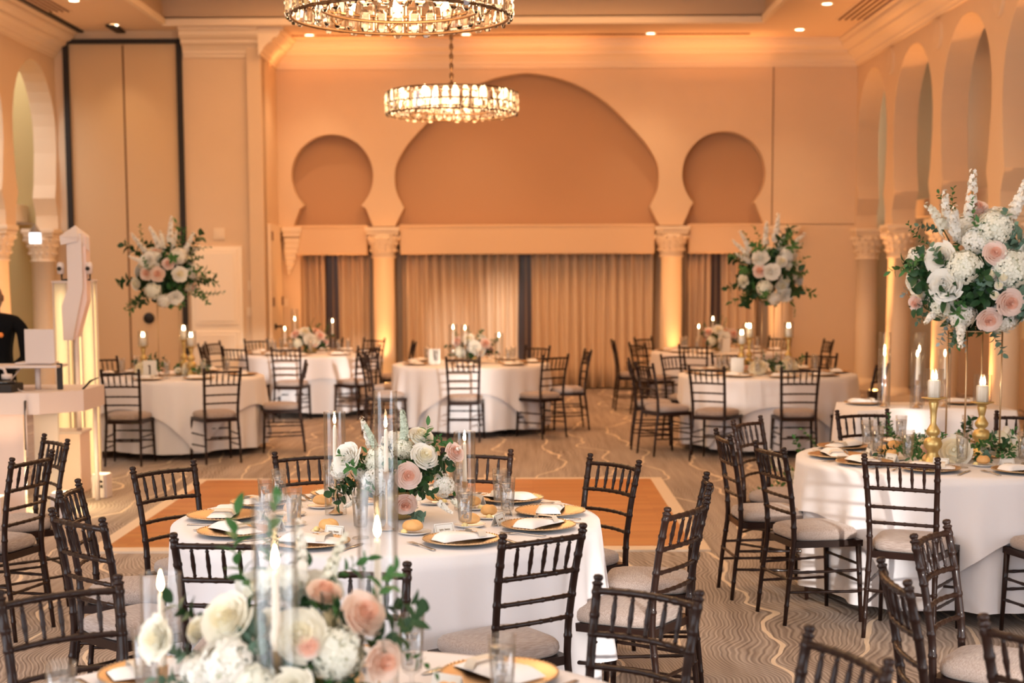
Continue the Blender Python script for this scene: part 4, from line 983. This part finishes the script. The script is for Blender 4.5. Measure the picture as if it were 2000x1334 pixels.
for i in range(22): sp.append((['lu', 'le', 'ld', 'lu', 'lm'][i % 5], rnd.uniform(0, 2*PI), rnd.uniform(-1.0, .1), rnd.uniform(.15, .22), .76))
for a in (190, 205, 215, 228): sp += [('ld', R_(a), R_(5), .17, .7), ('ld', R_(a+6), R_(-18), .17, .7)]
fd = [('fd', -.27, -.12, .98, .15), ('fd', -.2, -.22, .92, .14), ('fd', -.05, -.28, .93, .13), ('fd', -.30, -.05, 1.06, .12), ('fe', .0, -.30, 1.0, .12), ('fe', .20, -.28, .98, .12), ('fe', .12, -.30, .86, .1), ('fd', .05, -.28, .84, .11), ('fe', .1, -.26, 1.18, .1)]
arrangement('tall_floral_arrangement', 'tall white and blush floral arrangement on the right table stand', (scx, scy, ZTOP), HG, fx+fd, (0, 0, 1.0), (.36, .34, .36),
            [(16, ['fd', 'fe', 'fm', 'fd'], .6, .13, .17, -1, 1), (14, ['hy', 'hc', 'rw', 'pw', 'rb'], .92, .07, .09, -.5, .9)], sp, 8, vase=False)
def tallgen(key, lab, slab, dx, seed, warm=False):
    (cx, cy_), nm_, _ = TABLES[key]
    stand(cx+dx, cy_, slab, .74); rnd = random.Random(seed); sp = []
    for i in range(16): sp.append((['ls', 'lm', 'ls', 'ld'][i % 4], rnd.uniform(0, 2*PI), rnd.uniform(.1, 1.2), rnd.uniform(.20, .32), .8))
    for i in range(16): sp.append((['ld', 'lm', 'ls'][i % 3], rnd.uniform(0, 2*PI), rnd.uniform(-.8, .1), rnd.uniform(.2, .3), .8))
    arrangement('tall_floral_arrangement', lab, (cx+dx, cy_, ZTOP), HG,
                [('rw2', .18, -.25, 1.02, .085), ('rp' if warm else 'rb', -.13, -.28, 1.03, .08), ('rp' if warm else 'pw', -.02, -.3, 1.02, .085), ('hc', -.08, -.28, .86, .085), ('pw', .13, -.24, .80, .075), ('hy', .02, -.26, .76, .07), ('rb' if warm else 'rw', .08, -.28, 1.12, .07), ('pw', -.12, -.25, 1.15, .085), ('hy', .16, -.2, 1.2, .09), ('rb', .3, -.1, 1.04, .06), ('rc', -.27, -.15, .93, .075),
                 ('st', -.05, -.1, 1.3, .22), ('st', .05, -.05, 1.34, .24), ('st', -.2, -.05, 1.25, .2), ('st', .2, -.05, 1.25, .2)], (0, 0, 1.0), (.32, .30, .30),
                [(18, ['fd', 'fm', 'fd'], .62, .13, .17, -1, 1), (18, ['hy', 'rw', 'pw', 'rp' if warm else 'rw', 'bud'], .92, .055, .085, -.4, .9), (6, ['st'], .9, .14, .2, .3, 1)], sp, seed, vase=False)
tallgen('D', 'tall arrangement of white and peach flowers by the folding partition', 'gold four-rod flower stand on the table beside the booth', -.05, 12, True)
tallgen('F', 'tall white floral arrangement before the right bay curtains', 'gold four-rod flower stand on the middle right table', 0, 13)
def greenery(key, lab, n, R, seed, z=ZTOP, at=None):
    rnd = random.Random(seed); (cx, cy_) = at if at else TABLES[key][0]
    c = thing('greenery_garland', lab, 'greenery', (cx, cy_, z), 0, 'leafy garlands around the candles')
    for i in range(n):
        a = rnd.uniform(0, 2*PI); r = R*math.sqrt(rnd.random()); el = rnd.uniform(.05, 1.1)
        bloom(['lm', 'ld', 'lm', 'ls', 'le', 'fm'][i % 6] if rnd.random() < .85 else 'bud', c, (r*math.cos(a), r*.8*math.sin(a), .05), (math.cos(a)*math.cos(el), math.sin(a)*math.cos(el), math.sin(el)), rnd.uniform(.10, .17) if i % 6 != 5 else .06, rnd.uniform(0, 6))
    for i in range(4): bloom(['rp', 'bb', 'rw', 'bud'][i], c, ((i-1.5)*.16, -.2+.05*(i % 2), .06), (0, -.7, .7), .04)
greenery('C', 'green leaf garland with blossoms around the stand on the right table', 46, .38, 21)
greenery('D', 'dark green garland on the table beside the booth', 26, .34, 22)
greenery('F', 'green garland among the candles on the middle right table', 26, .34, 23)
# table signs
def sign(x, y, lab, num=None, z=ZTOP):
    o = thing('table_sign', lab, 'sign', (x, y, z), .15, 'table signs')
    MB().box((0, 0, .09), (.13, .012, .18), bev=.003).box((0, 0, .006), (.1, .05, .012), bev=.003).build('board', M_card, o)
    if num:
        b = MB()
        for (c, d) in {'1': (((.0, -.008, .09), (.014, .004, .09)), ((-.010, -.008, .128), (.012, .004, .010))), 'L': ()}[num]: b.box(c, d)
        b.build('numeral', mat('sign_ink', srgb(60, 45, 35), .6), o)
sign(-3.63, 15.05, 'white table number sign on the table beside the booth', '1'); sign(-.95, 17.15, 'small white sign left of the flowers on the far middle table'); sign(2.62, 19.55, 'small white sign before the flowers on the far right table'); sign(2.15, 15.15, 'white sign left of the candles on the middle right table')

# ================================================================= PLEATED CANDLE TABLE (right)
px_, py_ = 3.10, 11.75
pt = thing('sweetheart_table', 'rectangular table under the pleated white drape at the right', 'table', (px_, py_, 0))
MB().box((0, 0, .74), (1.12, .72, .03)).build('tabletop', MATS['plywood'], pt)
for sx in (-1, 1):
    for sy in (-1, 1): MB().tube([(sx*.5, sy*.3, 0), (sx*.5, sy*.3, .725)], .018).build('leg', M_black, pt)
b = MB(); hw, hd = .60, .40
def per(u):
    L4 = 2*(2*hw+2*hd); s = u*L4
    for (x0, y0, dx, dy, ln_) in ((-hw, -hd, 1, 0, 2*hw), (hw, -hd, 0, 1, 2*hd), (hw, hd, -1, 0, 2*hw), (-hw, hd, 0, -1, 2*hd)):
        if s <= ln_+1e-9: return x0+dx*s, y0+dy*s, dy, -dx
        s -= ln_
    return -hw, -hd, 0, -1
def pl_(u, v):
    x, y, nx, ny = per(u % 1); i = int(round(v*9))
    if i < 2: return (x*(0, 1)[i]*.985, y*(0, 1)[i]*.985, .762)
    t = (i-1)/8; q = .016*(1 if (int(u*26) % 2) else -.2)*min(1, t*3)
    return (x+nx*(.004+q+.02*t), y+ny*(.004+q+.02*t), .758-.70*t)
b.grid(pl_, 208, 10, True)
tag(b.build('table_drape', M_cloth, None, (px_, py_, 0)), 'white box-pleated drape on the rectangular candle table', 'tablecloth')
for i, (dx, dy, q, w) in enumerate(((-.25, .12, ts_tall, 'back left tall'), (-.29, -.05, ts_mid, 'front left'), (-.08, -.2, ts_mid, 'front middle'), (.0, .05, ts_tall, 'back middle tall'), (.15, -.12, ts_mid, 'right'))):
    tput(q, px_+dx-.03, py_+dy, 'lit taper in glass cylinder, %s one on the pleated table' % w, .764)
for i, (dx, w) in enumerate(((-.42, 'left'), (.35, 'right'))):
    charger.put((px_+dx, py_+.18, .764), 0, 'round gold charger plate at the %s of the pleated table' % w, 'plate', 'gold charger plates'); napkin.put((px_+dx, py_+.18, .765), .1, 'folded white napkin at the %s of the pleated table' % w, 'napkin', 'folded white napkins')
g = thing('hanging_greenery', 'trailing green vine with blossoms hanging before the pleated table', 'greenery', (px_-.42, py_-.455, 0))
for i in range(9): bloom('ld' if i % 2 else 'lm', g, ((i % 3)*.05-.05, 0, .76-i*.05), (.3*math.sin(i), -.5, -.8), .12)
arrangement('floor_flowers', 'cream floor flowers and vines beside the pleated table', (2.25, 11.15, 0), 'floor flowers', [('st', -.35, -.1, .38, .22), ('s2', -.25, -.12, .30, .2), ('hc', 0, -.14, .22, .1), ('rc', .12, -.14, .26, .07), ('pc', -.12, -.14, .28, .08), ('hc', .22, -.1, .30, .09), ('rw', .05, -.1, .36, .07)], (0, 0, .2), (.30, .16, .18),
            [(10, ['fm', 'fd'], .6, .1, .13, -1, 1), (8, ['hc', 'rc', 'pc'], .9, .06, .09, 0, 1)], [('ls', R_(a), R_(e), .3, .7) for a, e in ((170, 40), (190, 20), (150, 60), (20, 40), (0, 20), (90, 70), (340, 30))]+[('lm', R_(a), R_(20), .25, .7) for a in (200, 250, 300, 350)], 33)

# ================================================================= DJ BOOTH AREA
M_lit = mat('lit_scrim', srgb(252, 236, 200), .9)
M_pink = mat('booth_white', srgb(238, 214, 200), .55)
def pillar_box(x, y, w, h, lab):
    c = thing('light_pillar', lab, 'light pillar', (x, y, 0), 0, 'white scrim light pillars')
    MB().box((0, 0, .03), (w+.05, w+.05, .06), bev=.01).build('base', M_white, c)
    sc_ = MB()
    n = 4
    for (a, d) in (((0, -w/2), (w, .004)), ((0, w/2), (w, .004)), ((-w/2, 0), (.004, w)), ((w/2, 0), (.004, w))): sc_.box((a[0], a[1], h/2+.05), (d[0], d[1], h-.1))
    m = MATS.get('scrim_trans')
    if not m:
        m = bpy.data.materials.new('scrim_trans'); MATS['scrim_trans'] = m; m.use_nodes = True; N = m.node_tree.nodes; L = m.node_tree.links
        for q in list(N):
            if q.type != 'OUTPUT_MATERIAL': N.remove(q)
        a = N.new('ShaderNodeBsdfTranslucent'); a.inputs[0].default_value = (.9, .85, .75, 1); d = N.new('ShaderNodeBsdfDiffuse'); d.inputs[0].default_value = (.8, .76, .7, 1); mx = N.new('ShaderNodeMixShader'); mx.inputs[0].default_value = .4
        L.new(a.outputs[0], mx.inputs[1]); L.new(d.outputs[0], mx.inputs[2]); L.new(mx.outputs[0], N['Material Output'].inputs[0])
    sc_.build('scrim', m, c)
    b = MB()
    for sx in (-1, 1):
        for sy in (-1, 1): b.tube([(sx*(w/2+.008), sy*(w/2+.008), .05), (sx*(w/2+.008), sy*(w/2+.008), h)], .007, 6)
    b.box((0, 0, h+.01), (w+.04, w+.04, .02), bev=.004); b.build('frame', M_white, c)
    MB().lathe([(0, .07), (.012, .07), (.012, h-.08), (0, h-.08)], 10).build('led_tube', mat('pillar_lamp', (1, .9, .6), .5, emit=(1, .78, .42), estr=20), c)
    pass
pillar_box(-3.89, 13.1, .10, 1.72, 'white lit scrim pillar left of the lighting fixture'); pillar_box(-3.83, 13.4, .06, 1.62, 'slim lit scrim pillar behind the lighting fixture'); pillar_box(-3.63, 12.97, .09, 1.73, 'white lit scrim pillar nearest the dining tables')
# tall covered fixture: column with angled arm and hood
f = thing('lighting_fixture', 'tall white angled lighting stand with a peaked fabric hood', 'stage light', (-3.62, 12.55, 0))
MB().tube([(0, 0, .50), (0, 0, 1.7)], .022, 10).build('pole', M_white, f)
b = MB(); q = [(-.085, .0), (-.01, 0), (.085, .42), (.085, .86), (-.035, .86), (-.035, .42), (-.09, .28)]
b.prism([(x, z+1.26) for x, z in q], -.08, .0); b.build('angled_body', M_white, f)
b = MB(); b.prism([(-.01, 1.26), (.02, 1.30), (.105, 1.58), (.11, 2.10), (.085, 2.12), (.085, 1.68)], -.04, .08); b.build('side_body', mat('body_shade', srgb(226, 200, 190), .6), f)
b = MB(); ap = b.bm.verts.new((.03, -.04, 2.19)); ring = [b.bm.verts.new(p) for p in ((-.085, -.10, 2.10), (.06, -.10, 2.10), (.125, .0, 2.09), (.10, .10, 2.11), (-.06, .10, 2.11))]; r2 = [b.bm.verts.new(p) for p in ((-.075, -.10, 2.03), (.05, -.09, 2.06), (.13, .0, 1.98), (.08, .09, 2.06), (-.05, .09, 2.06))]
for i in range(5): b.f([ap, ring[i], ring[(i+1) % 5]], False); b.f([ring[i], r2[i], r2[(i+1) % 5], ring[(i+1) % 5]], False)
b.build('hood', M_white, f).modifiers.new('s', 'SOLIDIFY').thickness = .006
for s, xx in ((-1, -.105), (1, .125)):
    b = MB(); b.lathe([(0, -.045), (.028, -.04), (.032, .02), (.025, .05), (0, .055)], 14, Matrix.Translation((xx, -.02, 1.84))); o = b.build('lamp_head', M_white, f)
    MB().lathe([(0, 0), (.014, 0), (.018, .01), (0, .012)], 12, Matrix.Translation((xx, -.052, 1.84)) @ Matrix.Rotation(PI/2, 4, 'X')).build('lens', M_black, o)
    MB().tube([(xx*.5, 0, 1.75), (xx, 0, 1.75), (xx, 0, 1.80)], .009).build('bracket', M_black, f)
# road case
c = thing('road_case', 'pale box case with a hand slot under the lighting stand', 'case', (-3.75, 12.62, 0))
MB().box((0, 0, .25), (.31, .30, .50), bev=.008).build('body', M_pink, c); MB().box((0, 0, .505), (.34, .33, .02), bev=.004).build('lid', M_white, c)
MB().box((-.03, -.150, .36), (.12, .012, .035), bev=.005).build('hand_slot', mat('slot_brown', srgb(150, 100, 70), .7), c)
# battery uplights with four ports
def boxlight(x, y, rz, lab):
    c = thing('battery_uplight', lab, 'uplight', (x, y, 0), rz, 'white square battery uplights')
    MB().box((0, 0, .095), (.125, .125, .19), bev=.006).build('housing', M_white, c)
    MB().box((0, 0, .191), (.105, .105, .006)).build('lens', mat('white_lens', (1, .9, .75), .4, emit=(1, .72, .42), estr=2), c)
    MB().lathe([(0, 0), (.012, 0), (0, .003)], 14, Matrix.Translation((-.018, -.064, .135)) @ Matrix.Rotation(PI/2, 4, 'X')).lathe([(0, 0), (.012, 0), (0, .003)], 14, Matrix.Translation((.018, -.064, .135)) @ Matrix.Rotation(PI/2, 4, 'X')).build('round_port', M_black, c)
    MB().box((-.018, -.064, .095), (.022, .004, .026)).box((.018, -.064, .095), (.022, .004, .026)).build('square_port', M_black, c)
    light('box_beam', 'SPOT', (x, y, .21), 10, (1, .62, .34), aim=(0, .12, 1), spot_size=1.4, spot_blend=.7, shadow_soft_size=.04)
boxlight(-3.38, 12.30, -.1, 'small white four-port uplight on the carpet, right of the road case'); boxlight(-3.40, 11.25, .05, 'small white four-port uplight behind the left table chairs'); boxlight(-3.82, 11.05, 0, 'white four-port uplight at the left edge below the booth')
# booth: tabletop with deep white rim, lit front panels
bt = thing('dj_booth', 'white disc jockey booth with a deep angled rim and lit front', 'booth', (-3.95, 11.75, 0))
poly = [(-1.4, -.42), (.39, -.42), (.64, -.14), (.64, .45), (-1.4, .45)]
MB().prism(poly, .76, .92, 'Z').build('tabletop', M_white, bt)
MB().box((-.35, -.36, .38), (1.2, .04, .76)).build('front_panel', M_pink, bt); MB().box((.40, -.30, .38), (.18, .03, .76)).build('lit_panel', MATS['scrim_trans'], bt)
for x, y in ((-1.3, .4), (-1.3, -.3), (.58, .38)): MB().tube([(x, y, 0), (x, y, .76)], .02).build('leg', M_white, bt)
light('booth_glow', 'POINT', (-3.58, 11.62, .22), 14, (1, .75, .4), shadow_soft_size=.05)
MB().box((.0, -.05, 1.10), (.92, .3, .02), .0, .004).build('laptop_shelf', M_white, bt); MB().tube([(.27, -.05, .92), (.27, -.05, 1.1)], .022, 10).tube([(-.4, -.05, .92), (-.4, -.05, 1.1)], .022, 10).build('shelf_post', M_white, bt)
lp = thing('laptop', 'white laptop standing open on the booth shelf', 'laptop', (-3.70, 11.76, 1.112))
MB().box((0, 0, .008), (.28, .2, .014), bev=.004).build('keyboard', M_white, lp); b = MB(); b.box((.06, -.12, .14), (.23, .012, .26), -.05, .005); b.build('screen', M_white, lp)
ct = thing('dj_controller', 'black round turntable controller on the booth', 'controller', (-4.02, 11.50, .92))
MB().box((0, 0, .03), (.5, .28, .06), 0, .01).build('body', M_black, ct)
for x in (-.14, .14): MB().lathe([(0, .06), (.085, .06), (.09, .07), (.085, .085), (0, .085)], 28, Matrix.Translation((x, 0, 0))).build('jog_wheel', mat('gloss_black', (.01, .01, .012), .1, coat=1), ct)
b = MB(); b.tube([(-.08, 0, 0), (-.06, 0, .06), (0, 0, .085), (.06, 0, .06), (.08, 0, 0)], .012, 8).lathe([(0, -.02), (.04, -.015), (.04, .02), (0, .025)], 12, Matrix.Translation((-.08, 0, 0))).lathe([(0, -.02), (.04, -.015), (.04, .02), (0, .025)], 12, Matrix.Translation((.08, 0, 0)))
tag(b.build('headphones', M_white, None, (-3.93, 11.5, 1.03)), 'white headphones lying on the black controller', 'headphones')
tag(MB().box((0, 0, .10), (.045, .03, .2), .3, .006).build('microphone_holder', M_black, None, (-3.50, 11.66, .922)), 'upright black handset on the booth right of the laptop', 'handset')
gl = MB(); gl.tube([(0, 0, 0), (.03, 0, .03), (.06, -.01, .06), (.09, -.02, .075), (.13, -.02, .09)], [.008, .008, .010, .006, .004], 8)
tag(gl.build('gooseneck_lamp', M_black, None, (-3.34, 11.70, .92)), 'thin black gooseneck lamp at the booth right end', 'lamp')
cb_ = MB(); cb_.tube([(0, 0, 1.10), (-.06, -.10, 1.0), (.02, -.16, .93), (.12, -.30, .92), (.13, -.36, .75), (.13, -.36, .45)], .005, 6)
tag(cb_.build('cable', M_white, None, (-3.78, 11.65, 0)), 'thin white cable looping over the booth rim', 'cable')
tag(MB().tube([(0, 0, .86), (0, -.01, .86), (.0, -.02, .5)], .009).build('power_lead', M_black, None, (-3.66, 11.32, 0)), 'short black lead hanging on the booth front', 'cable')
# hanging lantern and second cluster
ln_ = thing('lantern', 'small bluish glass wall lantern beside the left edge column', 'lantern', (-6.42, 20.5, 2.20))
MB().box((0, 0, .07), (.12, .12, .14)).build('glass', mat('lantern_glass', (.8, .9, 1), .3, emit=(.8, .9, 1), estr=1.5), ln_); MB().lathe([(0, .26), (.02, .24), (.085, .15), (.085, .14), (0, .14)], 4, None, PI/4).tube([(-.45, 0, .26), (0, 0, .26)], .01).build('cap', M_grey, ln_)
sc = thing('reflection_spot', 'small added bright spot for a chandelier reflection inside the right arcade arch', 'reflection', (XR+1.42, 16.3, 2.95))  # glowing body added to stand for a chandelier reflection in the aisle
MB().lathe([(0, 0), (.03, .02), (.035, .16), (.02, .2), (0, .2)], 12).build('spot_body', mat('reflection_glow', (1, .9, .7), .4, emit=(1, .85, .6), estr=10), sc); MB().box((.04, 0, .1), (.05, .08, .3), 0, .01).build('spot_back', M_bronze, sc)
sh = tag(MB().box((0, 0, 0), (.02, .34, .03)).box((.05, 0, -.02), (.12, .34, .02)).build('wall_ledge', M_trim, None, (XR+1.42, 20.9, 1.42)), 'small ledge on the aisle wall between arcade columns', 'ledge')
for i, y in enumerate((20.82, 20.98)):
    tag(MB().lathe([(0, 0), (.035, 0), (.04, .05), (.02, .09), (.014, .13), (0, .13)], 12).build('small_bottle', mat('bottle_red', (.12, .03, .02), .3), None, (XR+1.45, y, 1.42)), 'small dark bottle on the aisle ledge, %s one' % ('nearer', 'farther')[i], 'bottle', 'bottles on the aisle ledge')

# ================================================================= PERSON
def person():
    p = thing('person', 'person in a black suit with orange boutonniere standing behind the booth', 'person', (-4.36, 12.75, 0))
    def skin(name, chain, m, parent, lv=2):
        me = bpy.data.meshes.new(name); vs = [v[0] for v in chain['v']]; me.from_pydata(vs, chain['e'], []); me.materials.append(m)
        o = mk(name, me, parent); sk = o.modifiers.new('skin', 'SKIN')
        for i, v in enumerate(chain['v']): me.skin_vertices[0].data[i].radius = (v[1], v[2] if len(v) > 2 else v[1])
        me.skin_vertices[0].data[0].use_root = True
        s = o.modifiers.new('sub', 'SUBSURF'); s.levels = lv; s.render_levels = lv
        for q in me.polygons: q.use_smooth = True
        return o
    M_suit = mat('black_suit', (.005, .005, .006), .9, spec=.1); M_skin = mat('brown_skin', (.16, .075, .045), .5)
    body = {'v': [((0, 0, .95), .15, .11), ((0, 0, 1.12), .145, .10), ((0, 0, 1.30), .18, .115), ((0, 0, 1.42), .15, .10), ((0, 0, 1.49), .065),
                  ((.17, 0, 1.40), .065), ((.24, 0, 1.34), .06), ((.27, -.04, 1.10), .048), ((.20, -.22, 1.02), .038), ((.14, -.34, 1.04), .032),
                  ((-.17, 0, 1.40), .065), ((-.24, 0, 1.34), .06), ((-.27, -.04, 1.10), .048), ((-.2, -.22, 1.02), .038), ((-.14, -.34, 1.04), .032),
                  ((.10, 0, .85), .09), ((.11, 0, .48), .065), ((.11, .0, .08), .045), ((-.10, 0, .85), .09), ((-.11, 0, .48), .065), ((-.11, 0, .08), .045)],
            'e': [(0, 1), (1, 2), (2, 3), (3, 4), (3, 5), (5, 6), (6, 7), (7, 8), (8, 9), (3, 10), (10, 11), (11, 12), (12, 13), (13, 14), (0, 15), (15, 16), (16, 17), (0, 18), (18, 19), (19, 20)]}
    skin('suit', body, M_suit, p)
    b = MB()
    def hf(u, v):
        a = 2*PI*u; t = PI*v; r = math.sin(t); z = math.cos(t)
        x = .075*r*math.cos(a); y = .095*r*math.sin(a); zz = .118*z
        if zz < 0: x *= 1+.9*zz*1.2; y *= 1+.6*zz
        fr = max(0, -math.sin(a))*r
        nose = .022*math.exp(-((math.cos(a)*r)/.16)**2-((z+.08)/.17)**2)*(math.sin(a) < 0); brow = .006*math.exp(-((z-.18)/.08)**2)*fr; eye = -.008*math.exp(-((abs(math.cos(a)*r)-.38)/.13)**2-((z-.05)/.1)**2)*fr
        lip = .007*math.exp(-((math.cos(a)*r)/.28)**2-((z+.45)/.09)**2)*fr
        return (x, y-nose-brow-eye-lip, zz+1.60)
    b.grid(hf, 40, 28, True); b.lathe([(.055, 1.45), (.05, 1.52), (.052, 1.56)], 20)
    for s in (-1, 1): b.lathe([(0, -.03), (.012, -.02), (.016, 0), (.013, .022), (0, .03)], 8, Matrix.Translation((s*.078, .008, 1.60)) @ Matrix.Scale(.6, 4, (1, 0, 0)))
    b.build('head', M_skin, p)
    for s in (-1, 1):
        o = MB().lathe([(0, -.011), (.008, -.008), (.011, 0), (.008, .008), (0, .011)], 10, Matrix.Translation((s*.028, -.078, 1.607))).build('eye', mat('eye_white', (.7, .68, .65), .2), p)
        MB().lathe([(0, 0), (.005, 0), (0, .002)], 8, Matrix.Translation((s*.028, -.0885, 1.607)) @ Matrix.Rotation(PI/2, 4, 'X')).build('pupil', M_black, o)
        h = {'v': [((s*.135, -.345, 1.04), .026, .016), ((s*.12, -.39, 1.03), .030, .013), ((s*.115, -.42, 1.028), .026, .011)], 'e': [(0, 1), (1, 2)]}
        for i in range(4):
            x = s*(.093+i*.016); n = len(h['v']); L_ = (.052, .062, .058, .046)[i]
            h['v'] += [((x, -.44, 1.026), .008), ((x, -.44-L_*.5, 1.018), .0075), ((x, -.44-L_*.95, .998), .0065)]; h['e'] += [(2, n), (n, n+1), (n+1, n+2)]
        n = len(h['v']); h['v'] += [((s*.088, -.385, 1.02), .010), ((s*.075, -.415, 1.008), .008)]; h['e'] += [(0, n), (n, n+1)]
        skin('hand', h, M_skin, p, 1)
    b = MB(); b.prism([(-.035, -.0), (.035, 0), (.012, -.16), (-.012, -.16)], -.002, .002); b.build('shirt_front', mat('dark_shirt', (.03, .03, .035), .6), p, (0, -.118, 1.44))
    bl = MB(); bl.lathe([(0, 0), (.014, .004), (.022, .014), (.014, .022), (0, .018)], 10, Matrix.Rotation(PI/2, 4, 'X')); o = bl.build('boutonniere', mat('orange_flower', (.85, .25, .04), .6), p, (.10, -.125, 1.30))
    o['label'] = 'orange boutonniere'
person()
